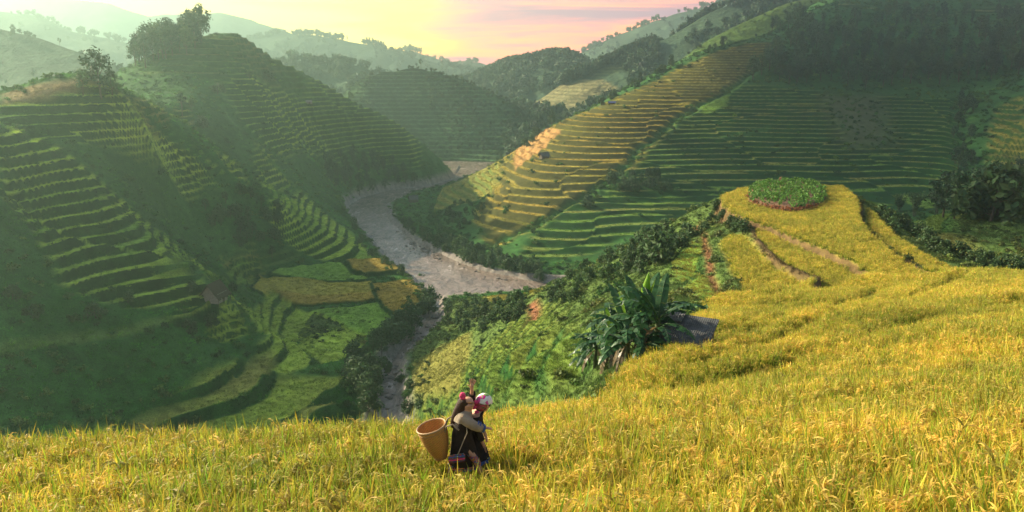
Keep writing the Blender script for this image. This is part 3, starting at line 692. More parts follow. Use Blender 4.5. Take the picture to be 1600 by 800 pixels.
# ---------------------------------------------------------------- plant prototypes
PROTO = bpy.data.collections.new('plant_stock')          # never linked to the scene
def strip(V, F, C, p0, d, side, ln, w, droop, n, c0, c1, w0=0.7):
    """a curved tapering leaf"""
    d = np.array(d, float); d /= np.linalg.norm(d); side = np.array(side, float)
    b = len(V); p = np.array(p0, float); stp = ln / n
    for i in range(n + 1):
        t = i / n
        ww = w * ((w0 + (1 - w0) * min(1, t * 3)) * (1 - t ** 2.2))
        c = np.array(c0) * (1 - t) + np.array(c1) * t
        if i == n:
            V.append(tuple(p)); C.append(c)
        else:
            V.append(tuple(p - side * ww / 2)); V.append(tuple(p + side * ww / 2)); C += [c, c]
        d = d + np.array((0, 0, -droop / n)); d /= np.linalg.norm(d)
        p = p + d * stp
    for i in range(n - 1):
        q = b + 2 * i
        F.append((q, q + 1, q + 3)); F.append((q, q + 3, q + 2))
    q = b + 2 * (n - 1); F.append((q, q + 1, q + 2))
def proto(name, V, F, C, mat):
    me = mesh_np(name, np.array(V), np.array(F), mat, np.array(C), smooth=False)
    o = bpy.data.objects.new(name, me); PROTO.objects.link(o)
    return o
def rice_tuft(seed, nb=16, npan=5, h=0.54, r=0.13, w=0.028):
    rg = random.Random(seed); V, F, C = [], [], []
    for i in range(nb):
        a = rg.uniform(0, 6.283); rr = r * math.sqrt(rg.random())
        lean = rg.uniform(0.05, 0.42); b = a + rg.uniform(-.6, .6)
        s = rg.uniform(0, 6.283)
        g = rg.random()
        tip = (1.25, 1.2, .9) if g < .55 else ((.75, 1.15, .6) if g < .8 else (1.25, .95, .8))
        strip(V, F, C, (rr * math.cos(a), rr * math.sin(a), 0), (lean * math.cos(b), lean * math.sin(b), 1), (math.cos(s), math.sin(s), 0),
              h * rg.uniform(.75, 1.2), w * rg.uniform(.7, 1.25), rg.uniform(0.1, .9), 4, (.2, .42, .25), tip)  # dark blade feet: shade in the gaps between plants put into the tint
    for i in range(npan):
        a = rg.uniform(0, 6.283); rr = r * rg.random(); b = rg.uniform(0, 6.283)
        p0 = (rr * math.cos(a), rr * math.sin(a), h * rg.uniform(.55, .8))
        lean = rg.uniform(.2, .6)
        for k in range(3):                               # a hanging ear of grain: three ragged strands
            b2 = b + rg.uniform(-.35, .35); s = rg.uniform(0, 6.283)
            strip(V, F, C, p0, (lean * math.cos(b2), lean * math.sin(b2), 1), (math.cos(s), math.sin(s), 0.3), rg.uniform(.16, .28), .022, rg.uniform(2.0, 3.4), 5,
                  (1.15, .98, 1.2), (1.4, 1.1, 1.6), .4)
    return proto('rice_tuft', V, F, C, M_RICE)
def clump(name, seed, nb, r, h, w, mat, lo=(.7, .85, .7), hi=(1.1, 1.1, 1.0)):
    rg = random.Random(seed); V, F, C = [], [], []
    for i in range(nb):
        a = rg.uniform(0, 6.283); rr = r * math.sqrt(rg.random()); s = rg.uniform(0, 6.283); b = rg.uniform(0, 6.283); lean = rg.uniform(.1, .7)
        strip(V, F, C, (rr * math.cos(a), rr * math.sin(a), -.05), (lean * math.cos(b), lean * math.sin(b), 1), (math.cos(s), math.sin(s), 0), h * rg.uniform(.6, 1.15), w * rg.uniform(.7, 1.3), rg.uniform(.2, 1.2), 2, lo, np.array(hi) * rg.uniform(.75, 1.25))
    return proto(name, V, F, C, mat)
def leaf_cloud(V, F, C, rg, cen, rad, n, size, flat=1.0, shell=.55):
    for i in range(n):
        d = np.array([rg.gauss(0, 1), rg.gauss(0, 1), rg.gauss(0, 1)]); d /= np.linalg.norm(d)
        rr = rad * (shell + (1 - shell) * rg.random()) * (1 + .18 * rg.gauss(0, 1))
        p = np.array(cen) + d * rr * np.array((1, 1, flat))
        nrm = d + np.array([rg.gauss(0, .6), rg.gauss(0, .6), rg.gauss(.3, .6)]); nrm /= np.linalg.norm(nrm)
        u = np.cross(nrm, (rg.gauss(0, 1), rg.gauss(0, 1), rg.gauss(0, 1))); u /= np.linalg.norm(u); w = np.cross(nrm, u)
        s = size * rg.uniform(.6, 1.35); b = len(V)
        V += [tuple(p - u * s), tuple(p + w * s * .55), tuple(p + u * s + nrm * s * -.25), tuple(p - w * s * .55)]
        c = np.array((1, 1, 1)) * rg.uniform(.7, 1.3) * np.array((rg.uniform(.85, 1.2), 1, rg.uniform(.8, 1.1)))
        C += [c] * 4; F += [(b, b + 1, b + 2), (b, b + 2, b + 3)]
def bush_proto(seed, n=110, flat=.75, size=.2):
    rg = random.Random(seed); V, F, C = [], [], []
    for k in range(5):
        a = rg.uniform(0, 6.28); q = rg.uniform(.15, .6)
        leaf_cloud(V, F, C, rg, (q * math.cos(a), q * math.sin(a), rg.uniform(.2, .6)), rg.uniform(.35, .6), n // 5, size, flat, .45)
    return proto('shrub', V, F, C, M_BUSH)
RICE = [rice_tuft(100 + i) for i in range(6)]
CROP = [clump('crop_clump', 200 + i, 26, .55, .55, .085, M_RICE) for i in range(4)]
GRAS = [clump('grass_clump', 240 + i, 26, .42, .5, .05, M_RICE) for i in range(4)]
BUSH = [bush_proto(300 + i) for i in range(4)]
RTREE = []
def far_tree(seed):
    rg = random.Random(seed); V, F, C = [], [], []
    h = rg.uniform(.8, 1.2)
    for k in range(6):
        leaf_cloud(V, F, C, rg, (rg.uniform(-.22, .22), rg.uniform(-.22, .22), h * rg.uniform(.35, .85)), rg.uniform(.16, .3), 22, .12, 1.0, .4)
    for k in range(3):
        a = k * 2.094; b = len(V)
        V += [(.03 * math.cos(a), .03 * math.sin(a), -.1), (.03 * math.cos(a + 2), .03 * math.sin(a + 2), -.1), (0, 0, h * .7)]; C += [np.array((.8, .5, .4))] * 3; F.append((b, b + 1, b + 2))
    return proto('far_tree', V, F, C, M_BUSH)
FTREE = [far_tree(400 + i) for i in range(5)]

def scatter(name, pts, scl, col, protos, tilt=0.15, seed=1, squash=None, kind='stuff'):
    """one uncountable cover: instances of small plants on scattered points"""
    rg = np.random.default_rng(seed); n = len(pts)
    me = bpy.data.meshes.new(name); me.vertices.add(n); me.vertices.foreach_set('co', np.asarray(pts, np.float32).ravel())
    a = me.attributes.new('scl', 'FLOAT_VECTOR', 'POINT')
    sv = np.repeat(np.asarray(scl, np.float32)[:, None], 3, 1)
    if squash is not None: sv[:, 2] *= squash
    a.data.foreach_set('vector', sv.ravel())
    rot = np.stack([rg.normal(0, tilt, n), rg.normal(0, tilt, n), rg.uniform(0, 6.283, n)], 1).astype(np.float32)
    a = me.attributes.new('rot', 'FLOAT_VECTOR', 'POINT'); a.data.foreach_set('vector', rot.ravel())
    a = me.attributes.new('idx', 'INT', 'POINT'); a.data.foreach_set('value', rg.integers(0, len(protos), n).astype(np.int32))
    a = me.attributes.new('icol', 'FLOAT_COLOR', 'POINT')
    c4 = np.ones((n, 4), np.float32); c4[:, :3] = col; a.data.foreach_set('color', c4.ravel())
    o = link(name, me)
    ng = bpy.data.node_groups.new(name + '_cover', 'GeometryNodeTree')
    ng.interface.new_socket('Geometry', in_out='INPUT', socket_type='NodeSocketGeometry')
    ng.interface.new_socket('Geometry', in_out='OUTPUT', socket_type='NodeSocketGeometry')
    N, L = ng.nodes.new, ng.links.new
    gi, go = N('NodeGroupInput'), N('NodeGroupOutput')
    iop = N('GeometryNodeInstanceOnPoints')
    ms = N('GeometryNodeGeometryToInstance')
    for p in reversed(protos):
        oi = N('GeometryNodeObjectInfo'); oi.inputs['Object'].default_value = p
        oi.inputs['As Instance'].default_value = True
        L(oi.outputs['Geometry'], ms.inputs[0])
    def na(nm, t):
        x = N('GeometryNodeInputNamedAttribute'); x.data_type = t; x.inputs['Name'].default_value = nm
        return x.outputs['Attribute']
    # every stock plant is one instance to choose from
    jn = N('GeometryNodeJoinGeometry')
    for l in list(ng.links):
        if l.to_node == ms: ng.links.remove(l)
    for nd in list(ng.nodes):
        if nd.bl_idname == 'GeometryNodeObjectInfo': L(nd.outputs['Geometry'], jn.inputs[0])
    ng.nodes.remove(ms)
    L(gi.outputs[0], iop.inputs['Points']); L(jn.outputs[0], iop.inputs['Instance'])
    iop.inputs['Pick Instance'].default_value = True
    L(na('idx', 'INT'), iop.inputs['Instance Index'])
    L(na('rot', 'FLOAT_VECTOR'), iop.inputs['Rotation']); L(na('scl', 'FLOAT_VECTOR'), iop.inputs['Scale'])
    L(iop.outputs[0], go.inputs[0])
    md = o.modifiers.new('cover', 'NODES'); md.node_group = ng
    return put(o, kind=kind)

def frustum(x, y, m=1.3, near=4.0):
    return (np.abs(x) < 0.655 * m * y + 3) & (y > near)
def sample(s, dens, seed, lo=0, hi=1e9):
    """random points on a sheet; dens = plants per square metre on its grid"""
    rg = np.random.default_rng(seed)
    d = np.where(frustum(s.X, s.Y) & (s.Y >= lo) & (s.Y < hi), dens, 0) * s.st ** 2
    n = rg.poisson(np.clip(d, 0, 60))
    j, i = np.nonzero(n)
    rep = np.repeat(np.arange(len(j)), n[j, i]); j, i = j[rep], i[rep]
    x = s.X[j, i] + rg.uniform(-.5, .5, len(j)) * s.st; y = s.Y[j, i] + rg.uniform(-.5, .5, len(j)) * s.st
    z = s.h(x, y)
    return np.stack([x, y, z], 1), j, i, rg

# ripe rice round the camera and on the knoll
pd = np.minimum(poly_sd(sN.X, sN.Y, FORE), poly_sd(sN.X, sN.Y, LINKF))
inF = pd < 0
PEOPLE_AT = [hit(722, 766, 'N'), hit(744, 762, 'N')]
dens = np.where(inF, np.interp(sN.Y, [5, 20, 40, 80], [23, 21, 18, 15]), np.where(sN.CR > .5, 11, 0)) * (sN.CR > .3)
for l in FURROW: dens = dens * ss(.15, .6, line_d(sN.X, sN.Y, l) + .12 * fbm(sN.X / 2, sN.Y / 2, 8, 2))
for q in PEOPLE_AT:
    dens = dens * ss(0.12, .38, np.hypot(sN.X - q[0], sN.Y - q[1]))
kn = np.zeros_like(inF)
for T in (T0, T1, T2, T3): kn |= poly_sd(sN.X, sN.Y, T) < -.15
dens = np.where(inF | kn, dens, 0)
pts, j, i, rg = sample(sN, dens, 11)
x, y = pts[:, 0], pts[:, 1]
tone = np.clip(.5 + 1.1 * fbm(x / 5.5, y / 5.5, 3, 4) + .35 * rg.normal(size=len(x)), 0, 1)[:, None]
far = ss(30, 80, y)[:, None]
col = (1 - tone) * np.array((.28, .29, .042)) + tone * np.array((.63, .50, .075))
grn = ss(.25, .6, fbm(x / 3.2, y / 3.2, 33, 3) + .25 * rg.normal(size=len(x)))[:, None]
col = col * (1 - .5 * grn) + np.array((.14, .24, .04)) * .5 * grn
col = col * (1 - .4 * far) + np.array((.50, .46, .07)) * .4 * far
near_p = np.min([np.hypot((x - q[0]) / 1.0, (y - q[1] + .55) / 1.1) for q in PEOPLE_AT], axis=0)
sc_ = (1 - .5 * ss(1.2, .6, near_p)) * (1 + .22 * rg.normal(size=len(x))).clip(.6, 1.5) * (1 + .26 * fbm(x / 3.2, y / 3.2, 9, 3)) * (1 + .15 * far[:, 0])
fl = np.min([line_d(x, y, l) for l in FURROW], axis=0)
sc_ = sc_ * (1 - .15 * ss(1.2, .4, fl))
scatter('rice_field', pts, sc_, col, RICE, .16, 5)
print('rice', len(pts))

# lower crops and grass of the spur
dn = np.where(inF | kn, 0, np.maximum(sN.CR * 2.2, 1.8 * (sN.rd > 1)) * np.interp(sN.Y, [20, 60, 120, 250], [3.6, 3.0, 2.0, 1.2]))
pts, j, i, rg = sample(sN, dn, 12, lo=14)
cc = np.where((sN.CR[j, i] > .3)[:, None], sN.CC[j, i], sN.C[j, i]) * .85 * (1 + .12 * rg.normal(size=(len(j), 1)))
scatter('hillside_grass', pts, (.5 + .35 * rg.random(len(j))), np.clip(cc, .015, .6), GRAS, .3, 6)
print('grass', len(pts))
dn = np.where(inF | kn, 0, sN.SHd * .15)
pts, j, i, rg = sample(sN, dn, 13, lo=22)
yv = np.clip(.5 + 1.2 * fbm(pts[:, 0] / 12, pts[:, 1] / 12, 4, 3), 0, 1)[:, None]
cc = (SHRUB * .9 * (1 - yv) + np.array((.14, .17, .04)) * yv) * (1 + .2 * rg.normal(size=(len(j), 1)))
scatter('undergrowth', pts, .45 + .8 * rg.random(len(j)) ** 1.7, np.clip(cc, .015, .6), BUSH, .2, 7)
print('undergrowth', len(pts))

s = SH['L']
pts, j, i, rg = sample(s, np.where((s.CR < .2) & (s.rd > 1.5), .75, 0) * (s.Z >= np.maximum(sN.h(s.X, s.Y), SH['F'].h(s.X, s.Y)) - .5) * seen(s, 2) * np.interp(s.Y, [110, 300, 500], [1.8, .8, .3]), 31)
cc = s.C[j, i] * np.array((1.45, 1.6, 1.0)) * (1 + 1.3 * fbm(pts[:, 0] / 4, pts[:, 1] / 4, 44, 3))[:, None] * (1 + .2 * rg.normal(size=(len(j), 1)))
scatter('hill_grass', pts, 1.0 + .9 * rg.random(len(j)), np.clip(cc, .012, .6), GRAS, .3, 16, squash=.8)
print('hill grass', len(pts))
for key, nm, cd, sd, csz, ssz in (('L', 'terrace_crops', .9, .10, 1.0, 1.25), ('F', 'hillside_crops', .38, .07, 1.25, 1.5)):
    s = SH[key]
    vis = s.Z >= np.max([q.h(s.X, s.Y) for q in SHO if q is not s], axis=0) - .5
    vis = vis & seen(s, 2)
    pts, j, i, rg = sample(s, s.CR * cd * vis, 21, hi=620)
    cc = s.CC[j, i] * (1 + .2 * rg.normal(size=(len(j), 1)))
    scatter(nm, pts, csz * (.8 + .5 * rg.random(len(j))), np.clip(cc, .015, .6), CROP, .2, 8, squash=.6)
    print(nm, len(pts))
    pts, j, i, rg = sample(s, s.SHd * sd * vis, 22)
    yv = np.clip(.4 + 1.3 * fbm(pts[:, 0] / 18, pts[:, 1] / 18, 4, 3), 0, 1)[:, None]
    cc = (SHRUB * (1 - yv) + np.array((.10, .19, .035)) * yv) * (1 + .2 * rg.normal(size=(len(j), 1)))
    scatter(nm.split('_')[0] + '_shrubs', pts, ssz * (.5 + 1.0 * rg.random(len(j)) ** 1.6), np.clip(cc, .015, .6), BUSH, .2, 9)
    print('shrubs', len(pts))

# far-off woods on the hills behind
def wood(name, key, n, sz, col, seed, smin=-.1, smax=1.0, crest=0.35, bias=1.0, clumpy=.5):
    r = RD[key]; rg = np.random.default_rng(seed)
    ny, nx = r['X'].shape
    k0 = int(np.argmin(np.abs(r['s'])))
    P_ = []
    while len(P_) < n:
        i = rg.integers(0, nx - 1)
        if rg.random() < crest: j = k0 + rg.integers(-1, 2)
        else:
            t = rg.random() ** bias; ss_ = smin + (smax - smin) * t
            j = int(np.argmin(np.abs(r['s'] - ss_)))
        a, b = rg.random(), rg.random(); j = min(max(j, 0), ny - 2)
        x, y, z = (r[k][j, i] * (1 - a) * (1 - b) + r[k][j, i + 1] * a * (1 - b) + r[k][j + 1, i] * (1 - a) * b + r[k][j + 1, i + 1] * a * b for k in 'XYZ')
        if abs(x) > .74 * y or r['free'][j, i] > rg.random(): continue
        if vn(x / 35, y / 35, seed) < clumpy * rg.uniform(.5, 1): continue
        P_.append((x, y, z - .4))
    P_ = np.array(P_)
    cc = np.array(col) * (1 + .3 * rg.normal(size=(n, 1)))
    scatter(name, P_, sz * (.55 + .8 * rg.random(n)), np.clip(cc, .01, .3), FTREE, .06, seed)
wood('hazy_woodland', 'R4', 900, 11, FORC, 51)
wood('low_woodland', 'R4b', 500, 9, FORC, 52)
wood('ridge_woodland', 'R6', 2200, 11, FORC, 53, bias=1.4)
wood('distant_woodland', 'R5', 300, 13, FORC, 54)
wood('misty_woodland', 'L1', 260, 10, FORC, 55)
wood('far_woodland', 'R7', 500, 12, FORC, 56)
wood('forest', 'G', 4200, 10, (.05, .09, .042), 57, bias=1.2, clumpy=.55)
wood('hill_scrub', 'L0', 200, 4, FORC, 58, crest=.15)
wood('valley_scrub', 'D', 900, 3.0, (.05, .085, .03), 59, crest=.08)
wood('grass_ridge_scrub', 'G2', 120, 3.5, (.05, .085, .03), 60, crest=.1)
# ---------------------------------------------------------------- trees one can tell apart
def tube(V, F, pts, rad, n=6):
    pts = [np.array(p, float) for p in pts]; b = len(V)
    for i, (p, r) in enumerate(zip(pts, rad)):
        d = pts[min(i + 1, len(pts) - 1)] - pts[max(i - 1, 0)]; d /= np.linalg.norm(d)
        u = np.cross(d, (0.3, 0.9, 0.1)); u /= np.linalg.norm(u); w = np.cross(d, u)
        for k in range(n):
            t = 6.2832 * k / n; V.append(tuple(p + (u * math.cos(t) + w * math.sin(t)) * r))
    for i in range(len(pts) - 1):
        for k in range(n):
            F.append((b + i * n + k, b + i * n + (k + 1) % n, b + (i + 1) * n + (k + 1) % n, b + (i + 1) * n + k))
def tree_meshes(seed, H=10, R=3.5, low=.3, mat=None, lobes=9, n=60, size=.42, slim=1.0, limbs=6, kind='round'):
    rg = random.Random(seed); tv, tf = [], []
    top = (rg.uniform(-.5, .5), rg.uniform(-.5, .5), H * .82)
    mid = (top[0] * .3 + rg.uniform(-.2, .2), top[1] * .3, H * .4)
    tube(tv, tf, [(0, 0, -1.2), (0, 0, 0), mid, top], [.05 * H ** .8, .035 * H ** .8, .024 * H ** .8, .006 * H ** .8], 7)
    V, F, C = [], [], []
    for k in range(lobes):
        a = 2.4 * k + rg.uniform(-.5, .5); f = (k + .5) / lobes
        zz = H * (low + (1 - low) * (.12 + .8 * f))
        if kind == 'cone': q = R * (1 - f) * rg.uniform(.35, .75); lr = R * (.30 + .35 * (1 - f))
        elif kind == 'tall': q = R * rg.uniform(.1, .55); lr = R * rg.uniform(.45, .75)
        else: q = R * math.sin(math.pi * (.22 + .72 * f)) * rg.uniform(.35, .8); lr = R * rg.uniform(.32, .55)
        cen = (top[0] * f + q * math.cos(a), top[1] * f + q * math.sin(a), zz)
        if k < limbs * 2 and k % 2 == 0 or lobes < 8:
            tube(tv, tf, [(top[0] * f * .4, top[1] * f * .4, zz * .62), ((cen[0]) * .55, cen[1] * .55, zz * .85), cen], [.016 * H ** .8, .011 * H ** .8, .004 * H ** .8], 5)
        leaf_cloud(V, F, C, rg, cen, lr, n, size, slim, .35)
    tm = mesh_np('trunk', tv, tf, M_BARK)
    cm = mesh_np('crown', V, F, mat or M_TREE, C, smooth=False)
    return tm, cm, H
def bamboo_meshes(seed, H=11, n=16):
    rg = random.Random(seed); tv, tf = [], []; V, F, C = [], [], []
    for k in range(n):
        a = rg.uniform(0, 6.28); b = a + rg.uniform(-.5, .5); r0 = rg.uniform(.1, .8); L = H * rg.uniform(.7, 1.1); sp = rg.uniform(.12, .42) * L
        pts = []
        for i in range(7):
            t = i / 6; o = r0 + sp * t ** 2.6
            pts.append((r0 * math.cos(a) + (o - r0) * math.cos(b), r0 * math.sin(a) + (o - r0) * math.sin(b), L * (t - .28 * t ** 4) - .4))
        tube(tv, tf, pts, [.06, .055, .05, .045, .035, .025, .01], 5)
        for i in range(2, 7):
            leaf_cloud(V, F, C, rg, pts[i], .55 + .12 * i, 16, .36, .9, .2)
    return mesh_np('trunk', tv, tf, M_BARK), mesh_np('crown', V, F, M_BAMB, C, smooth=False), H
TM = {'round': [tree_meshes(500 + i, 10, 3.6) for i in range(4)],
      'tall': [tree_meshes(520 + i, 13, 2.6, .28, M_PINE, 10, 55, .4, 1.35, kind='tall') for i in range(4)],
      'dark': [tree_meshes(540 + i, 11, 3.6, .2, M_PINE, 11, 60, .42) for i in range(4)],
      'cone': [tree_meshes(560 + i, 12, 2.6, .18, M_PINE, 10, 50, .38, kind='cone') for i in range(3)],
      'thin': [tree_meshes(580 + i, 9, 2.2, .5, M_PINE, 6, 40, .4) for i in range(3)],
      'bush': [tree_meshes(600 + i, 3.2, 2.0, .05, M_TREE, 9, 60, .26) for i in range(4)],
      'bamboo': [bamboo_meshes(620 + i) for i in range(3)]}
def tree(x, y, z, H, kind, name, label, cat='tree', group=None, rg=random):
    tm, cm, h0 = rg.choice(TM[kind])
    s = H / h0
    o = empty(name, (x, y, z), rg.uniform(0, 6.28), s)
    o.scale = (s * rg.uniform(.9, 1.15), s * rg.uniform(.9, 1.15), s)
    put(o, label, cat, group)
    link('trunk', tm, o); link('crown', cm, o)
    return o
def gz(x, y): return float(ground(x, y)) - .1
ORD = 'first second third fourth fifth sixth seventh eighth ninth tenth eleventh twelfth thirteenth fourteenth fifteenth sixteenth seventeenth eighteenth nineteenth twentieth twenty-first twenty-second twenty-third twenty-fourth'.split()
def nth(k, n, label):
    """tells a small row of look-alikes apart by their order in the photo"""
    if n < 2 or n > 24: return label
    return ('leftmost ' if k == 0 else 'rightmost ' if k == n - 1 else ORD[k] + ' from left, ') + label
def trees_at(lst, name, label, group, kinds, seed, cat='tree', sheet=None):
    rg = random.Random(seed); lst = sorted(lst)
    for k, (u, v, H) in enumerate(lst):
        q = hit(u, v, sheet, base=False)
        tree(q[0], q[1], q[2] - .2, H * rg.uniform(.85, 1.15), rg.choice(kinds), name, nth(k, len(lst), label), cat, group, rg)
def in_poly_px(poly, n, seed, gap=0):
    rg = random.Random(seed); p = np.array(poly, float); out = []
    k = 0
    while len(out) < n and k < n * 60:
        k += 1
        u, v = rg.uniform(p[:, 0].min(), p[:, 0].max()), rg.uniform(p[:, 1].min(), p[:, 1].max())
        if poly_sd(np.array([u]), np.array([v]), poly)[0] > 0: continue
        if gap and any(abs(u - a) < gap and abs(v - b) < gap * .6 for a, b in out): continue
        out.append((u, v))
    return out
# left hill
trees_at([(u, v, 14) for u, v in [(212,104),(222,96),(233,88),(243,82),(250,76),(258,70),(265,66),(272,63),(280,61),(287,60),(295,60),(303,60),(262,80),(275,76),(288,74),(300,72),(240,95),(255,92),(315,66),(270,90),(228,106),(246,70),(252,84),(260,92),(281,82),(292,86),(305,76),(236,78),(228,92),(218,98),(266,74),(284,68),(297,66),(248,92)]],
         'hilltop_tree', 'dark round tree of the wood on the left hill shoulder', 'trees of the wood on the left hill shoulder', ['dark', 'round', 'dark'], 1)
trees_at([(312, 62, 15)], 'tall_tree', 'tallest tree standing out at the right end of the left hill wood', None, ['round'], 2)
trees_at([(158, 152, 15)], 'large_tree', 'large dark spreading tree alone behind the dry grass plateau at left', None, ['dark'], 3)
trees_at([(130, 150, 8), (176, 150, 7)], 'small_tree', 'small misty tree beside the large dark spreading tree', 'small trees beside the large spreading tree', ['round'], 4)
trees_at([(285, 182, 9)], 'leaning_tree', 'dark ragged tree at the top of the gully on the left hill', None, ['thin'], 5)
trees_at([(u, v, 5) for u, v in [(390,128),(420,128),(300,175),(318,200),(340,150),(540,152),(548,158)]], 'hillside_tree', 'small dark tree on the terraced face of the left hill', 'scattered trees on the left hill', ['round', 'bush'], 6)
trees_at([(u, v, 7) for u, v in in_poly_px([(500,255),(560,240),(640,270),(655,288),(600,300),(560,310),(520,300)], 42, 7, 9)], 'valley_tree', 'dark tree in the wood at the foot of the left hill by the river bend', 'trees at the foot of the left hill', ['dark', 'round'], 7)
trees_at([(u, v, 4.5) for u, v in in_poly_px([(380,290),(420,300),(470,400),(430,410),(350,380),(320,330)], 22, 8, 12)], 'gully_shrub', 'leafy shrub in the gully between the left terraces', 'shrubs in the left gully', ['bush', 'round'], 8, 'shrub')
trees_at([(u, v, 5) for u, v in in_poly_px([(545,575),(600,530),(640,500),(672,470),(682,480),(650,520),(610,550),(590,600),(580,650),(556,640)], 34, 9, 9)], 'riverside_tree', 'bushy tree on the left bank of the rocky stream', 'trees along the left bank of the stream', ['bush', 'round', 'bush'], 9)
trees_at([(u, v, 3.2) for u, v in [(556,360),(566,380),(580,400),(600,412),(628,425),(660,440),(552,350)]], 'bank_shrub', 'shrub on the left bank of the wide river', 'shrubs on the left bank of the wide river', ['bush'], 10, 'shrub')
trees_at([(u, v, 3.2) for u, v in [(150,500),(200,475),(300,520),(330,512),(365,455),(60,500),(20,470),(300,455)]], 'slope_shrub', 'round shrub on the dark grassy slope of the near left hill', 'shrubs on the near left slope', ['bush'], 11, 'shrub')
# middle hill
D_ = RD['D']
def on_ridge(key, u, Hh, kind, name, label, cat='tree', group=None, seed=0, off=0):
    r = RD[key]; rg = random.Random(seed + int(u))
    k = r['crest']; uu = 800 + F_PX * k[:, 0] / (k[:, 1] * CP - k[:, 2] * SP)
    i = int(np.argmin(np.abs(uu - u)))
    return tree(k[i, 0], k[i, 1], k[i, 2] - .3 - off, Hh, kind, name, label, cat, group, rg)
on_ridge('D', 659, 9, 'thin', 'lone_tree', 'thin tall tree standing alone on top of the round middle hill')
on_ridge('D', 651, 5, 'thin', 'small_tree', 'small tree just left of the lone tall tree on the middle hill top')
on_ridge('D', 641, 3, 'bush', 'hilltop_shrub', 'lowest shrub on the crest of the round middle hill', 'shrub')
for k, u in enumerate((776, 790, 808, 815)): on_ridge('D', u, 5, 'round', 'ridge_tree', ('leftmost ', 'second from left, ', 'third from left, ', 'rightmost ')[k] + 'small tree on the right flank of the round middle hill', 'tree', 'trees on the right flank of the middle hill', 3)
for k, u in enumerate((574, 579, 584, 589, 594, 600)): on_ridge('R4', u, 15, 'tall', 'skyline_tree', nth(k, 6, 'tree').replace(', ', ' ') + ' in the short row on the hazy skyline', 'tree', 'row of trees on the hazy ridge', 5)
for k, u in enumerate((532, 541)): on_ridge('R4', u, 12, 'tall', 'pine_tree', ('left', 'right')[k] + ' of two pines on the hazy ridge left of the short row of trees', 'tree', 'pines left of the row on the hazy ridge', 5)
on_ridge('L0', 25, 6, 'round', 'ridge_tree', 'small round tree on the crest of the misty far left ridge', seed=6)
on_ridge('L0', 97, 6, 'thin', 'thin_tree', 'thin spiky tree on the slope of the misty far left ridge', seed=7)
# right hillside
trees_at([(u, v, 14) for u, v in in_poly_px([(1160,128),(1185,112),(1232,70),(1300,66),(1420,66),(1600,48),(1600,120),(1500,132),(1380,138),(1280,136),(1180,134)], 105, 20, 12)],
         'forest_tree', 'dark tree in the wood across the upper right hillside', 'trees of the dark wood on the right hillside', ['dark', 'round', 'dark', 'round', 'tall'], 20)
trees_at([(u, v, 11) for u, v in in_poly_px([(1150,58),(1165,40),(1200,22),(1250,18),(1290,44),(1330,50),(1330,66),(1250,66),(1215,62)], 42, 21, 8)],
         'forest_tree', 'tree in the grove above the pale terraces near the right hilltop', 'trees of the grove near the right hilltop', ['dark', 'round', 'tall'], 21)
trees_at([(u, v, 9) for u, v in in_poly_px([(1330,24),(1600,16),(1600,42),(1400,46),(1330,44)], 40, 22, 8)],
         'forest_tree', 'tree in the line below the pale fields on the right hilltop', 'trees along the top of the right hillside', ['dark', 'round', 'tall'], 22)
for u, v, H, l in [(1048, 108, 9, 'largest dark tree on the left skyline of the right hillside'), (1000, 131, 7, 'lone tree halfway down the left skyline of the right hillside'), (862, 198, 9, 'round dark tree on the spur above the orange field'), (1128, 74, 7, 'round bush at the upper left corner of the pale terraces')]:
    trees_at([(u, v, H)], 'spur_tree', l, None, ['dark'], 23)
trees_at([(u, v, 5) for u, v in [(1036,112),(1030,116),(992,136),(850,205),(840,213),(832,222),(822,230),(1108,82),(1116,80),(960,152),(955,156),(940,165)]], 'skyline_shrub', 'shrub along the left skyline of the right hillside', 'shrubs on the skyline of the right hillside', ['bush', 'round'], 24, 'shrub')
trees_at([(u, v, 5) for u, v in in_poly_px([(948,272),(1035,278),(1040,304),(950,300)], 16, 25, 12)], 'thicket_tree', 'bushy tree in the thicket among the shaded terraces', 'trees of the thicket on the shaded terraces', ['round', 'bush'], 25)
trees_at([(917, 325, 5.5)], 'round_bush', 'pale round bush alone on the shaded terraces left of the thicket', 'bush', ['bush'], 26, 'bush')
trees_at([(u, v, 4.5) for u, v in in_poly_px([(690,375),(720,385),(760,400),(850,425),(845,440),(800,428),(740,415),(690,395),(640,365),(615,345)], 40, 27, 9)], 'riverside_tree', 'dark bushy tree on the right bank of the wide river', 'trees along the right bank of the wide river', ['bush', 'dark', 'round'], 27)
trees_at([(u, v, 3.6) for u, v in in_poly_px([(690,330),(740,310),(760,330),(740,370),(710,360)], 16, 28, 8)], 'nose_shrub', 'shrub on the scrubby nose of the right hillside above the river', 'shrubs on the nose of the right hillside', ['bush', 'round'], 28, 'shrub')
trees_at([(1428, 338, 13), (1462, 335, 14), (1405, 332, 9)], 'bamboo_clump', 'arching bamboo clump in the dark hollow right of the rice knoll', 'bamboo clumps in the hollow', ['bamboo'], 29, 'bamboo')
trees_at([(u, v, 10) for u, v in in_poly_px([(1478,318),(1540,300),(1600,300),(1600,345),(1520,350),(1470,346)], 20, 30, 11)], 'hollow_tree', 'dark tree in the shaded hollow at the right edge', 'trees in the dark hollow', ['dark', 'dark', 'bush'], 30)
trees_at([(1590, 296, 17)], 'tall_tree', 'tallest dark tree at the right edge beside the lit yellow slope', None, ['tall'], 31)
trees_at([(u, v, 8) for u, v in in_poly_px([(1495,150),(1520,160),(1522,260),(1496,280),(1486,240)], 14, 32, 11)], 'gully_tree', 'tree in the gully beside the lit yellow slope at right', 'trees in the right gully', ['dark', 'round'], 32)
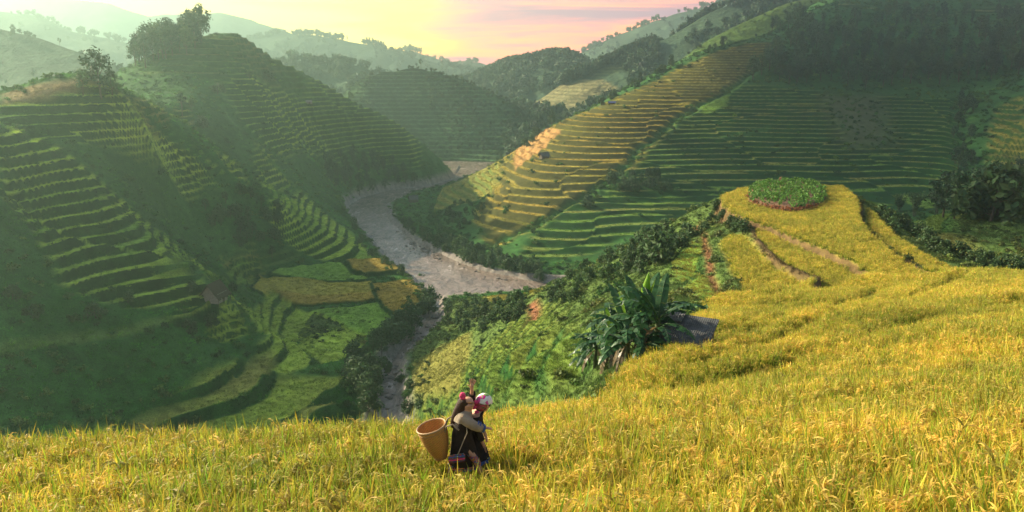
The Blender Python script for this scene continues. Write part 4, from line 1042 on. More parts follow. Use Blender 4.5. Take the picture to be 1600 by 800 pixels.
# spur below the knoll
trees_at([(1026, 412, 5.0)], 'dark_bush', 'largest dark round bush on the spur left of the knoll', 'bush', ['bush'], 40, 'bush', 'N')
trees_at([(u, v, 2.6) for u, v in in_poly_px([(860,440),(960,392),(1060,352),(1085,365),(1060,400),(1010,430),(940,440),(900,470),(860,480)], 34, 41, 13)], 'spur_shrub', 'leafy shrub on the sunlit spur left of the knoll', 'shrubs on the spur', ['bush'], 41, 'shrub', 'N')
trees_at([(u, v, 2.8) for u, v in in_poly_px([(690,480),(760,480),(800,470),(830,480),(800,510),(740,520),(700,515)], 24, 42, 11)], 'lower_spur_shrub', 'shrub on the lower spur above the stream', 'shrubs on the lower spur', ['bush'], 42, 'shrub', 'N')
trees_at([(u, v, 2.0) for u, v in [(1120,330),(1128,345),(1140,355),(1150,362),(1110,350),(1100,362),(1160,368)]], 'terrace_shrub', 'dark green shrub below the left end of the knoll terraces', 'shrubs below the knoll terraces', ['bush'], 43, 'shrub', 'N')
trees_at([(u, v, 2.4) for u, v in [(1375,338),(1388,346),(1400,352),(1412,358),(1395,362),(1424,366),(1436,374),(1448,384),(1462,392),(1478,400),(1500,404),(1520,412),(1545,420),(1565,426),(1590,430)]], 'edge_shrub', 'shrub along the right edge of the knoll rice', 'shrubs along the right edge of the knoll', ['bush'], 44, 'shrub', 'N')
trees_at([(u, v, 2.6) for u, v in [(640,645),(632,625),(626,600),(640,610),(655,640)]], 'stream_shrub', 'shrub on the right bank of the rocky stream', 'shrubs on the right bank of the stream', ['bush'], 45, 'shrub', 'N')
# ---------------------------------------------------------------- people and what they carry
M_SKIN = mat_plain('skin', (0.50, 0.28, 0.17), 0.55, 0.08, 20, 0.05)
M_HAIR = mat_plain('dark_hair', (0.045, 0.022, 0.014), 0.45, 0.5, 30, 0.5, stretch=(6, 6, .6))
M_DARK = mat_plain('dark_cloth', (0.022, 0.016, 0.013), 0.9, 0.3, 14, 0.4)
M_BEIGE = mat_plain('pale_cloth', (0.27, 0.22, 0.155), 0.9, 0.15, 14, 0.3)
M_BLUE = mat_plain('blue_cloth', (0.05, 0.09, 0.24), 0.85, 0.2, 14, 0.2)
M_PINK = mat_plain('pink_cloth', (0.62, 0.05, 0.16), 0.7, 0.2, 14, 0.2)
M_BROWNC = mat_plain('brown_cloth', (0.075, 0.03, 0.022), 0.9, 0.3, 14, 0.3)
def mat_cells(name, stops, scale, stretch=(1, 1, 1)):
    m, nt, b, N, L = new_mat(name)
    tc = N('ShaderNodeTexCoord'); mp = N('ShaderNodeMapping'); mp.inputs['Scale'].default_value = stretch
    vo = N('ShaderNodeTexVoronoi'); vo.inputs['Scale'].default_value = scale
    cr = N('ShaderNodeValToRGB'); cr.color_ramp.interpolation = 'CONSTANT'
    L(tc.outputs['Object'], mp.inputs[0]); L(mp.outputs[0], vo.inputs['Vector'])
    sp = N('ShaderNodeSeparateColor'); L(vo.outputs['Color'], sp.inputs[0]); L(sp.outputs[0], cr.inputs[0])
    e = cr.color_ramp.elements
    e[0].position, e[0].color = 0, (*stops[0], 1); e[1].position, e[1].color = 1 - 1 / len(stops), (*stops[-1], 1)
    for i, c in enumerate(stops[1:-1], 1):
        k = e.new(i / len(stops)); k.color = (*c, 1)
    L(cr.outputs[0], b.inputs['Base Color']); setp(b, Roughness=0.85)
    return m
M_SCARF_TOP = mat_cells('floral_scarf', [(.75, .72, .66), (.70, .68, .6), (.62, .04, .25), (.75, .72, .66), (.20, .34, .10), (.65, .1, .3)], 16)
M_SCARF = mat_cells('tartan_scarf', [(.30, .05, .06), (.06, .10, .035), (.42, .12, .10), (.08, .12, .05), (.35, .05, .10)], 22, (1, 1, 2))
M_TRIM = mat_cells('embroidered_trim', [(.34, .05, .04), (.05, .09, .22), (.40, .10, .06), (.04, .14, .12), (.36, .18, .05), (.06, .05, .2)], 34, (1, 1, 2.4))

def skin_mesh(name, nodes, edges, mat, sub=2, root=0):
    me = bpy.data.meshes.new(name)
    me.from_pydata([n[0] for n in nodes], edges, [])
    o = bpy.data.objects.new(name, me); COL.objects.link(o)
    sk = o.modifiers.new('skin', 'SKIN'); sk.use_smooth_shade = True
    lay = me.skin_vertices[0].data if me.skin_vertices else None
    if lay is None:
        bm = bmesh.new(); bm.from_mesh(me); bm.verts.layers.skin.verify(); bm.to_mesh(me); bm.free()
        lay = me.skin_vertices[0].data
    for i, n in enumerate(nodes):
        r = n[1]; lay[i].radius = r if isinstance(r, tuple) else (r, r)
        lay[i].use_root = i == root
    ss_ = o.modifiers.new('smooth', 'SUBSURF'); ss_.levels = ss_.render_levels = sub
    dg = bpy.context.evaluated_depsgraph_get()
    m2 = bpy.data.meshes.new_from_object(o.evaluated_get(dg)); m2.name = name
    bpy.data.objects.remove(o); bpy.data.meshes.remove(me)
    m2.materials.clear(); m2.materials.append(mat)
    for p in m2.polygons: p.use_smooth = True
    return m2
def loft(name, rings, mat, n=28, cap=False, fold=0.0, nf=9, seed=0, thick=0.012):
    """cloth or hair as a tube through elliptical rings: (centre, rx, ry)"""
    V, F = [], []; m = len(rings)
    for i, (c, rx, ry) in enumerate(rings):
        for k in range(n):
            t = 6.2832 * k / n; f = 1 + fold * (i / max(1, m - 1)) * math.sin(nf * t + seed + i * .25)
            V.append((c[0] + rx * f * math.cos(t), c[1] + ry * f * math.sin(t), c[2] + (c[3] if len(c) > 3 else 0) * math.cos(t)))
    for i in range(m - 1):
        for k in range(n):
            F.append((i * n + k, i * n + (k + 1) % n, (i + 1) * n + (k + 1) % n, (i + 1) * n + k))
    me = bpy.data.meshes.new(name)
    if cap:
        F.append(tuple(range(n))[::-1]); F.append(tuple(range((m - 1) * n, m * n)))
    me.from_pydata(V, [], F); me.materials.append(mat); me.update()
    for p in me.polygons: p.use_smooth = True
    return me
def hand_nodes(nodes, edges, wi, w, d, up, curl=.25, s=1.0, spread=.35):
    """palm, four fingers and a thumb grown from wrist node wi at w along d"""
    d = Vector(d).normalized(); up = Vector(up).normalized(); side = d.cross(up).normalized()
    w = Vector(w); b = len(nodes)
    nodes.append((tuple(w + d * .05 * s), (.034 * s, .022 * s))); edges.append((wi, b))
    for k, (o, ln) in enumerate(((-.027, .062), (-.009, .075), (.009, .070), (.027, .055))):
        p = w + d * .088 * s + side * o * s; dd = (d + side * o * spread * 22 * .6).normalized()
        i = len(nodes); nodes.append((tuple(p), .0105 * s)); edges.append((b, i))
        q = p + dd * ln * .5 * s - up * curl * .02 * s
        nodes.append((tuple(q), .009 * s)); edges.append((i, i + 1))
        q2 = q + dd * ln * .5 * s - up * curl * .05 * s
        nodes.append((tuple(q2), .007 * s)); edges.append((i + 1, i + 2))
    i = len(nodes); p = w + d * .035 * s - side * .036 * s
    nodes.append((tuple(p), .012 * s)); edges.append((b, i))
    q = p + (d * .7 - side * .8).normalized() * .045 * s; nodes.append((tuple(q), .009 * s)); edges.append((i, i + 1))

def head_nodes(nodes, edges, neck, c, f, s=1.0):
    """head with nose, chin and ears round centre c looking along f"""
    f = Vector(f).normalized(); c = Vector(c); sd = Vector((0, 0, 1)).cross(f).normalized(); up = f.cross(sd).normalized()
    b = len(nodes)
    nodes.append((tuple(c - up * .05 * s), .078 * s)); edges.append((neck, b))
    nodes.append((tuple(c + up * .045 * s - f * .01), .092 * s)); edges.append((b, b + 1))
    nodes.append((tuple(c + up * .10 * s - f * .01), .055 * s)); edges.append((b + 1, b + 2))
    for p, r, a in ((c + f * .098 * s - up * .015 * s, .014, b), (c + f * .085 * s - up * .085 * s, .024, b), (c + sd * .095 * s, .016, b), (c - sd * .095 * s, .016, b)):
        nodes.append((tuple(p), r * s)); edges.append((a, len(nodes) - 1))
    return c, f, sd, up
def eyes(parent, c, f, sd, up, s=1.0):
    for q in (-1, 1):
        bm = bmesh.new(); bmesh.ops.create_icosphere(bm, subdivisions=1, radius=.013 * s, matrix=Matrix.Translation(c + f * .088 * s + sd * q * .034 * s + up * .012 * s))
        me = bpy.data.meshes.new('eye'); bm.to_mesh(me); bm.free(); me.materials.append(M_HAIR); link('eye', me, parent)

PX_, PY_, PZ_ = hit(722, 764, 'N')
PBASE = Vector((PX_, PY_, PZ_ + 0.06))
def build_girl():
    o = put(empty('person', PBASE, 0, 1.1), 'long-haired person in a dark dress and pale shawl with one arm raised', 'person', 'people walking through the rice')
    nd = [((0, 0, .80), .125), ((.02, 0, .98), .115), ((.05, 0, 1.14), (.10, .14)), ((.08, 0, 1.255), .05),
          ((.0, -.09, .74), .095), ((.20, -.10, .50), .062), ((.36, -.10, .12), .036), ((.385, -.10, .05), .036), ((.49, -.11, .035), .03),
          ((0, .09, .74), .095), ((-.06, .09, .44), .064), ((-.18, .09, .10), .036), ((-.18, .09, .05), .036), ((-.07, .10, .03), .03),
          ((.05, -.16, 1.19), .055), ((.21, -.20, 1.10), .04), ((.34, -.15, 1.03), .027),
          ((.05, .16, 1.19), .055), ((.16, .22, 1.36), .042), ((.165, .16, 1.54), .026)]
    ed = [(0, 1), (1, 2), (2, 3), (0, 4), (4, 5), (5, 6), (6, 7), (7, 8), (0, 9), (9, 10), (10, 11), (11, 12), (12, 13), (2, 14), (14, 15), (15, 16), (2, 17), (17, 18), (18, 19)]
    hc = head_nodes(nd, ed, 3, (.115, 0, 1.375), (1, .12, -.1))
    hand_nodes(nd, ed, 16, (.34, -.15, 1.03), (1, .5, -.2), (0, 0, 1))
    hand_nodes(nd, ed, 19, (.165, .16, 1.54), (.12, -.05, 1), (0, -1, 0), .15, 1.05, .8)
    body = skin_mesh('body', nd, ed, M_SKIN)
    bo = link('body', body, o); eyes(bo, *hc)
    link('dress', loft('dress', [((.06, 0, 1.22), .07, .09), ((.05, 0, 1.17), .13, .18), ((.03, 0, 1.0), .145, .165), ((.01, 0, .86), .155, .17), ((.02, 0, .72), .175, .18), ((.03, 0, .58), .20, .20), ((.03, 0, .46), .22, .21), ((.03, 0, .36), .23, .215)], M_DARK, fold=.09), o)
    link('hem', loft('hem', [((.035, 0, .40), .236, .22), ((.035, 0, .33), .24, .225)], M_TRIM, fold=.09), o)
    link('trousers', loft('trousers', [((-.03, .09, .60), .10, .10), ((-.06, .09, .42), .09, .09), ((-.15, .09, .18), .075, .075), ((-.175, .09, .10), .07, .07)], M_BROWNC, 14, fold=.05), o)
    link('knee_band', loft('knee_band', [((.13, -.10, .60, -.05), .105, .10), ((.19, -.10, .52, -.06), .10, .095), ((.215, -.10, .465, -.06), .095, .09)], M_TRIM, 16), o)
    link('shawl', loft('shawl', [((.075, 0, 1.275), .058, .07), ((.06, 0, 1.235), .11, .155), ((.04, 0, 1.17), .14, .19), ((.035, 0, 1.12), .15, .20)], M_BEIGE, fold=.04), o)
    def tubem(nm, pts, rad, mat, n=12):
        V, F = [], []; tube(V, F, pts, rad, n); me = mesh_np(nm, V, F, mat); return link(nm, me, o)
    tubem('sleeve', [(.04, -.15, 1.20), (.12, -.19, 1.15), (.21, -.21, 1.10), (.28, -.20, 1.065), (.32, -.18, 1.045)], [.085, .082, .075, .07, .066], M_BEIGE)
    for t in (.55, .70):
        p = Vector((.12, -.19, 1.15)).lerp(Vector((.345, -.18, 1.045)), t); q = p + Vector((.018, 0, -.008))
        tubem('sleeve_stripe', [p, q], [.078, .078], M_BLUE)
    tubem('cuff', [(.315, -.18, 1.05), (.35, -.162, 1.03)], [.074, .07], M_BLUE)
    tubem('sleeve', [(.05, .15, 1.20), (.12, .20, 1.29), (.165, .22, 1.38), (.166, .185, 1.46)], [.075, .068, .06, .056], M_DARK)
    hair = skin_mesh('hair', [((.10, 0, 1.45), (.105, .105)), ((.045, 0, 1.40), (.10, .10)), ((.0, 0, 1.29), (.085, .105)), ((-.055, -.01, 1.16), (.065, .10)), ((-.10, -.01, 1.02), (.04, .075)), ((-.12, -.01, .95), (.02, .04))], [(0, 1), (1, 2), (2, 3), (3, 4), (4, 5)], M_HAIR)
    ho = link('hair', hair, o)
    bm = bmesh.new()
    for k in range(6):
        a = k * 1.047; bmesh.ops.create_uvsphere(bm, u_segments=8, v_segments=6, radius=.034, matrix=Matrix.Translation((.035 + .03 * math.cos(a) * .6, -.055, 1.515 + .03 * math.sin(a))))
    me = bpy.data.meshes.new('hair_tie'); bm.to_mesh(me); bm.free(); me.materials.append(M_PINK)
    rm = link('hair_tie', me, ho)
    return o
build_girl()
def build_woman():
    o = put(empty('person', PBASE + Vector((.09, .28, .02)), 0, 1.1), 'stooping person in a floral headscarf and dark clothes just beyond the long-haired one', 'person', 'people walking through the rice')
    nd = [((-.02, 0, .80), .13), ((.06, 0, .95), .12), ((.15, 0, 1.06), (.10, .14)), ((.22, 0, 1.13), .05),
          ((-.02, -.09, .74), .10), ((.10, -.10, .44), .068), ((.0, -.10, .10), .038), ((.0, -.1, .05), .036), ((.11, -.11, .03), .03),
          ((-.02, .09, .74), .10), ((.16, .09, .46), .066), ((.26, .09, .10), .038), ((.27, .09, .05), .036), ((.38, .10, .03), .03),
          ((.15, -.16, 1.06), .055), ((.17, -.21, .84), .042), ((.25, -.19, .66), .027), ((.15, .16, 1.06), .055), ((.18, .2, .84), .042), ((.26, .18, .66), .027)]
    ed = [(0, 1), (1, 2), (2, 3), (0, 4), (4, 5), (5, 6), (6, 7), (7, 8), (0, 9), (9, 10), (10, 11), (11, 12), (12, 13), (2, 14), (14, 15), (15, 16), (2, 17), (17, 18), (18, 19)]
    hc = head_nodes(nd, ed, 3, (.265, 0, 1.24), (1, -.1, -.35), 1.05)
    hand_nodes(nd, ed, 16, (.25, -.19, .66), (.3, .1, -1), (0, 0, 1)); hand_nodes(nd, ed, 19, (.26, .18, .66), (.3, -.1, -1), (0, 0, 1))
    bo = link('body', skin_mesh('body', nd, ed, M_SKIN), o); eyes(bo, *hc, 1.05)
    link('jacket', loft('jacket', [((.19, 0, 1.11, .03), .07, .09), ((.15, 0, 1.07, .06), .13, .18), ((.08, 0, .94, .06), .15, .175), ((.0, 0, .82, .03), .165, .18), ((-.01, 0, .70), .18, .19)], M_DARK, fold=.05), o)
    link('skirt', loft('skirt', [((.0, 0, .84), .15, .17), ((.02, 0, .66), .20, .20), ((.05, 0, .48), .25, .22), ((.06, 0, .32), .27, .24)], M_DARK, fold=.11, nf=11), o)
    link('hem', loft('hem', [((.06, 0, .34), .28, .25), ((.06, 0, .28), .285, .255)], M_BLUE, fold=.11, nf=11), o)
    for s_ in (-1, 1):
        V, F = [], []; tube(V, F, [(.14, s_ * .15, 1.07), (.17, s_ * .205, .94), (.18, s_ * .205, .84), (.23, s_ * .19, .71)], [.08, .07, .062, .052], 12)
        link('sleeve', mesh_np('sleeve', V, F, M_DARK), o)
    c = Vector((.265, 0, 1.25))
    def shell(nm, mat, rx, ry, rz, lo, hi, off=(0, 0, 0), tilt=-.25):
        V, F = [], []; nu, nv = 24, 10
        for j in range(nv + 1):
            ph = lo + (hi - lo) * j / nv
            for i in range(nu):
                t = 6.2832 * i / nu; f = 1 + .025 * math.sin(5 * t + j)
                V.append(Vector((rx * f * math.cos(t) * math.cos(ph), ry * f * math.sin(t) * math.cos(ph), rz * math.sin(ph))))
        R = Matrix.Rotation(-tilt, 3, 'Y'); V = [R @ v + c + Vector(off) for v in V]
        for j in range(nv):
            for i in range(nu): F.append((j * nu + i, j * nu + (i + 1) % nu, (j + 1) * nu + (i + 1) % nu, (j + 1) * nu + i))
        return link(nm, mesh_np(nm, V, F, mat), o)
    shell('headscarf', M_SCARF_TOP, .135, .125, .135, .05, 1.57, (0, 0, .02))
    shell('scarf_wrap', M_SCARF, .118, .128, .155, -1.0, .16, (-.035, 0, .01))
    for k, (dx, dz) in enumerate(((-.12, .05), (-.15, -.03), (-.11, -.12))):
        bm = bmesh.new(); bmesh.ops.create_icosphere(bm, subdivisions=2, radius=.042, matrix=Matrix.Translation(c + Vector((dx, -.09, dz))) @ Matrix.Diagonal((1, .6, .9, 1)))
        for v in bm.verts: v.co += Vector((random.uniform(-.008, .008),) * 3)
        me = bpy.data.meshes.new('scarf_tassel'); bm.to_mesh(me); bm.free(); me.materials.append(M_PINK); link('scarf_tassel', me, o)
build_woman()
def build_basket():
    mw, nt, b, N, L = new_mat('woven_bamboo')
    at = N('ShaderNodeAttribute'); at.attribute_name = 'Col'
    no = N('ShaderNodeTexNoise'); no.inputs['Scale'].default_value = 30
    mx = N('ShaderNodeMix'); mx.data_type = 'RGBA'; mx.blend_type = 'MULTIPLY'; mx.inputs[0].default_value = .6
    L(at.outputs['Color'], mx.inputs[6]); L(no.outputs['Color'], mx.inputs[7]); L(mx.outputs[2], b.inputs['Base Color']); setp(b, Roughness=.6)
    o = put(empty('basket', PBASE + Vector((-.34, -.04, .52))), 'large woven bamboo carrying basket on the long-haired person\'s back', 'basket')
    o.rotation_euler = (math.radians(2), math.radians(-15), 0); o.scale = (.93,) * 3
    H, nz, na = .66, 30, 64
    def rad(t): return .105 + .165 * (1 - (1 - t) ** 1.9)
    V, F, C = [], [], []
    for side in (1, -1):
        for j in range(nz + 1):
            t = j / nz
            for k in range(na):
                a = 6.2832 * k / na
                w = math.sin(math.pi * j) if False else ((1 if (j + k // 2) % 2 else -1) * .0035)
                r = rad(t) + w - (.012 if side < 0 else 0)
                V.append((r * math.cos(a), r * math.sin(a), H * t))
                s_ = (1.0 if (j + k // 2) % 2 else .72) * random.uniform(.88, 1.08)
                C.append(np.array((.72, .37, .10)) * s_)
        b0 = 0 if side > 0 else (nz + 1) * na
        for j in range(nz):
            for k in range(na):
                q = (b0 + j * na + k, b0 + j * na + (k + 1) % na, b0 + (j + 1) * na + (k + 1) % na, b0 + (j + 1) * na + k)
                F.append(q if side > 0 else q[::-1])
    link('basket_wall', mesh_np('basket_wall', V, F, mw, C), o)
    V2, F2, C2 = [], [], []
    for j, r in enumerate((.115, .08, .04, .001)):
        for k in range(24):
            a = 6.2832 * k / 24; V2.append((r * math.cos(a), r * math.sin(a), -.012 * (j > 0) + .004)); C2.append(np.array((.55, .33, .13)))
    for j in range(3):
        for k in range(24): F2.append((j * 24 + k, j * 24 + (k + 1) % 24, (j + 1) * 24 + (k + 1) % 24, (j + 1) * 24 + k))
    link('basket_bottom', mesh_np('basket_bottom', V2, F2, mw, C2), o)
    def hoop(nm, z, r, th, col):
        V, F, C = [], [], []
        for k in range(48):
            a = 6.2832 * k / 48
            for m_ in range(8):
                t = 6.2832 * m_ / 8; V.append(((r + th * math.cos(t)) * math.cos(a), (r + th * math.cos(t)) * math.sin(a), z + th * 1.5 * math.sin(t))); C.append(np.array(col))
        for k in range(48):
            for m_ in range(8): F.append((k * 8 + m_, ((k + 1) % 48) * 8 + m_, ((k + 1) % 48) * 8 + (m_ + 1) % 8, k * 8 + (m_ + 1) % 8))
        link(nm, mesh_np(nm, V, F, mw, C), o)
    hoop('rim', H, rad(1), .014, (.62, .40, .20)); hoop('hoop', H * .9, rad(.9), .006, (.45, .26, .10)); hoop('hoop', H * .08, rad(.08), .008, (.45, .26, .10))
    for s_ in (-1, 1):
        V, F = [], []; tube(V, F, [(.20, s_ * .10, .50), (.30, s_ * .15, .66), (.42, s_ * .19, .69), (.50, s_ * .18, .55)], [.016] * 4, 6)
        link('strap', mesh_np('strap', V, F, M_BEIGE), o)
build_basket()
def build_bag():
    o = put(empty('shoulder_bag', PBASE + Vector((-.06, -.29, .64))), 'small embroidered red and blue bag hanging at the hip of the long-haired person', 'bag')
    bm = bmesh.new(); bmesh.ops.create_cube(bm, size=1)
    for v in bm.verts: v.co = Vector((v.co.x * .28, v.co.y * .07, v.co.z * .15 + v.co.x * .05))
    bmesh.ops.bevel(bm, geom=bm.edges[:], offset=.02, segments=2, affect='EDGES')
    me = bpy.data.meshes.new('pouch'); bm.to_mesh(me); bm.free(); me.materials.append(M_TRIM); link('pouch', me, o)
    for dz, m_ in ((.05, M_BLUE), (.0, M_PINK), (-.05, M_BROWNC)):
        V, F = [], []; tube(V, F, [(-.135, -.037, dz - .02), (0, -.043, dz), (.135, -.037, dz + .02)], [.012] * 3, 6); link('trim_band', mesh_np('trim_band', V, F, m_), o)
    V, F = [], []; tube(V, F, [(.02, -.01, .08), (.10, .0, .28), (.18, .02, .46), (.16, .08, .60), (.11, .2, .68)], [.009] * 5, 6)
    link('strap', mesh_np('strap', V, F, M_BEIGE), o)
build_bag()

# ---------------------------------------------------------------- banana plants by the hut
def mat_banana(name, c, trans):
    return mat_leaf(name, c, trans, .15, .35)
M_BAN = mat_banana('banana_leaf', (0.028, 0.08, 0.026), .3); M_BANY = mat_banana('young_banana_leaf', (0.16, 0.30, 0.03), .45); M_BAND = mat_banana('dry_banana_leaf', (0.15, 0.115, 0.07), .2)
def banana_leaf(seed, L=2.2, Wd=.62, up=.9, droop=1.7, mat=None, torn=.35):
    rg = random.Random(seed); n = 16; V, F, C = [], [], []
    d = Vector((math.cos(up), 0, math.sin(up))); p = Vector((0, 0, 0)); mids = []
    for i in range(n + 1):
        mids.append((p.copy(), d.copy())); d = (d + Vector((0, 0, -droop / n * (.5 + i / n)))).normalized(); p = p + d * (L / n)
    tv = []
    tube(V, F, [m[0] for m in mids], [.035 * (1 - .85 * i / n) for i in range(n + 1)], 4); C += [np.array((1.6, 1.4, .9))] * len(V)
    for s_ in (-1, 1):
        for i in range(2, n):
            t0, t1 = i / n, (i + 1) / n
            w = lambda t: Wd * .5 * math.sin(math.pi * min(1, (t - .1) / .9) ** .8) ** .6 if t < 1 else .01
            if t0 > .98: continue
            (p0, d0), (p1, d1) = mids[i], mids[i + 1]
            sd = Vector((0, 1, 0)) * s_; u0 = sd.cross(d0) * -s_
            dz = -.16 - rg.uniform(0, .12) - (rg.uniform(.1, .6) if rg.random() < torn else 0)
            gap = rg.uniform(.05, .22) if rg.random() < torn else 0.0
            q1 = p1.lerp(p0, gap)
            a0 = p0 + sd * w(t0) * (1 - abs(dz) * .25) + Vector((0, 0, dz * w(t0))) + d0 * .06
            a1 = q1 + sd * w(t1) * (1 - abs(dz) * .25) * rg.uniform(.9, 1.02) + Vector((0, 0, dz * w(t1))) + d1 * .06
            b = len(V); V += [tuple(p0), tuple(a0), tuple(a1), tuple(q1)]
            cc = np.array((1, 1, 1)) * rg.uniform(.75, 1.25); C += [cc] * 4; F.append((b, b + 1, b + 2, b + 3))
    return mesh_np('leaf', V, F, mat or M_BAN, C, smooth=False)
BL = [banana_leaf(700 + i, 2.3, .58, rg_u, dr) for i, (rg_u, dr) in enumerate(((1.2, 1.2), (1.0, 1.6), (.8, 1.8), (.55, 1.6), (.35, 1.7), (1.05, 2.2)))]
BD = [banana_leaf(720 + i, 1.9, .4, -.2 - .3 * i, 2.6, M_BAND, .7) for i in range(3)]
BY = [banana_leaf(740, 1.6, .5, 1.35, .5, M_BANY, .1)]
V, F = [], []; tube(V, F, [(0, 0, 0), (.02, 0, .5), (.03, 0, 1.1), (.05, 0, 1.55), (.06, 0, 1.75)], [.05, .13, .17, .07, .01], 8)
BROLL = mesh_np('leaf', V, F, mat_banana('furled_banana_leaf', (.22, .42, .03), .4), [np.array((1, 1, 1))] * len(V))
V, F = [], []; tube(V, F, [(0, 0, -.4), (.02, .02, .5), (.0, .03, 1.2), (.0, 0, 1.75)], [.17, .14, .11, .07], 10)
BSTEM = mesh_np('pseudostem', V, F, mat_plain('banana_stem', (.07, .09, .035), .7, .4, 6, .3, stretch=(1, 1, .2)))
def banana(u, v, sc_, label, seed, nl=9, young=0, dead=2, roll=False):
    rg = random.Random(seed); q = hit(u, v, 'N', base=False)
    o = put(empty('banana_plant', (q[0], q[1], q[2] - .1), rg.uniform(0, 6.28), sc_), label, 'banana plant', 'banana plants by the hut')
    link('pseudostem', BSTEM, o)
    for k in range(nl):
        l = link('leaf', rg.choice(BL), o, (0, 0, 1.6 + rg.uniform(-.5, .15))); l.rotation_euler = (rg.uniform(-.15, .15), rg.uniform(-.12, .12), 2.4 * k + rg.uniform(-.4, .4)); s_ = rg.uniform(.8, 1.1); l.scale = (s_,) * 3
    for k in range(young):
        l = link('leaf', BY[0], o, (0, 0, 1.65)); l.rotation_euler = (0, 0, rg.uniform(0, 6.28)); l['label'] = 'bright young upright leaf'
    for k in range(dead):
        l = link('leaf', rg.choice(BD), o, (0, 0, 1.35)); l.rotation_euler = (0, 0, rg.uniform(0, 6.28)); l['label'] = 'dry torn hanging leaf'
    if roll:
        l = link('leaf', BROLL, o, (0, 0, 1.7)); l.rotation_euler = (.05, .1, 0); l['label'] = 'bright furled new leaf pointing up'
banana(1000, 562, 1.56, 'tallest banana plant of the clump, with a bright furled leaf pointing up', 1, 14, 1, 4, True)
banana(955, 574, 1.4, 'banana plant at the left front of the clump with dry hanging leaves', 2, 13, 1, 5)
banana(980, 573, 1.1, 'short banana plant low in the middle of the clump', 3, 12, 0, 3)
banana(1026, 555, 1.32, 'banana plant at the right of the clump beside the grey roof', 4, 12, 0, 3)
banana(930, 574, 1.0, 'small low banana plant at the left edge of the clump', 5, 10, 0, 3)
banana(915, 574, .8, 'smallest sucker at the far left foot of the banana clump', 7, 9, 0, 1)
banana(1005, 566, .9, 'young plant in front of the tallest banana plant', 8, 10, 0, 2)
banana(978, 558, 1.5, 'banana plant at the back of the clump with one young upright leaf', 6, 13, 1, 2)

# ---------------------------------------------------------------- huts
M_ROOFG = mat_plain('grey_roof_sheet', (0.085, 0.088, 0.085), .8, .5, 2.2, .3); M_WOOD = mat_plain('old_boards', (0.13, 0.10, 0.07), .85, .35, 5, .4, stretch=(6, 6, .6))
M_THATCH = mat_plain('thatch', (0.075, 0.06, 0.032), .95, .4, 9, .8, stretch=(1, 6, 1)); M_PALEW = mat_plain('pale_mud_wall', (0.26, 0.25, 0.20), .9, .2, 4, .3); M_TARP = mat_plain('blue_tarpaulin', (0.10, 0.14, 0.32), .5, .2, 4, .2)
def box_me(nm, c, s, mat, R=None):
    bm = bmesh.new(); bmesh.ops.create_cube(bm, size=1)
    for v in bm.verts:
        p = Vector((v.co.x * s[0], v.co.y * s[1], v.co.z * s[2])); v.co = (R @ p if R else p) + Vector(c)
    me = bpy.data.meshes.new(nm); bm.to_mesh(me); bm.free(); me.materials.append(mat); return me
def rod(nm, a, b, r, mat, parent):
    V, F = [], []; tube(V, F, [a, b], [r, r], 6); return link(nm, mesh_np(nm, V, F, mat), parent)
def roof_panel(nm, corners, th, mat, wav=.04, nw=14, ragged=0, seed=0):
    """a roof slope with ribs running down it; corners: eave a, eave b, ridge b, ridge a"""
    rg = random.Random(seed); a, b, c, d = map(Vector, corners); V, F = [], []; nu, nv = nw * 4, 6
    nrm = (b - a).cross(d - a).normalized()
    for lay in (0, 1):
        for i in range(nu + 1):
            s_ = i / nu; jit = rg.uniform(-ragged, ragged)
            for j in range(nv + 1):
                t = j / nv - (jit if j == 0 else 0)
                p = a.lerp(b, s_).lerp(d.lerp(c, s_), t) + nrm * (wav * math.sin(s_ * nw * 6.2832) + rg.uniform(-1, 1) * ragged * .4 - lay * th)
                V.append(tuple(p))
    m_ = (nu + 1) * (nv + 1)
    for i in range(nu):
        for j in range(nv):
            q = (i * (nv + 1) + j, (i + 1) * (nv + 1) + j, (i + 1) * (nv + 1) + j + 1, i * (nv + 1) + j + 1)
            F.append(q); F.append(tuple(m_ + k for k in q[::-1]))
    for i in range(nu):
        k = i * (nv + 1); F.append((k, m_ + k, m_ + k + nv + 1, k + nv + 1)); k += nv; F.append((k + nv + 1, m_ + k + nv + 1, m_ + k, k))
    return mesh_np(nm, V, F, mat, smooth=False)
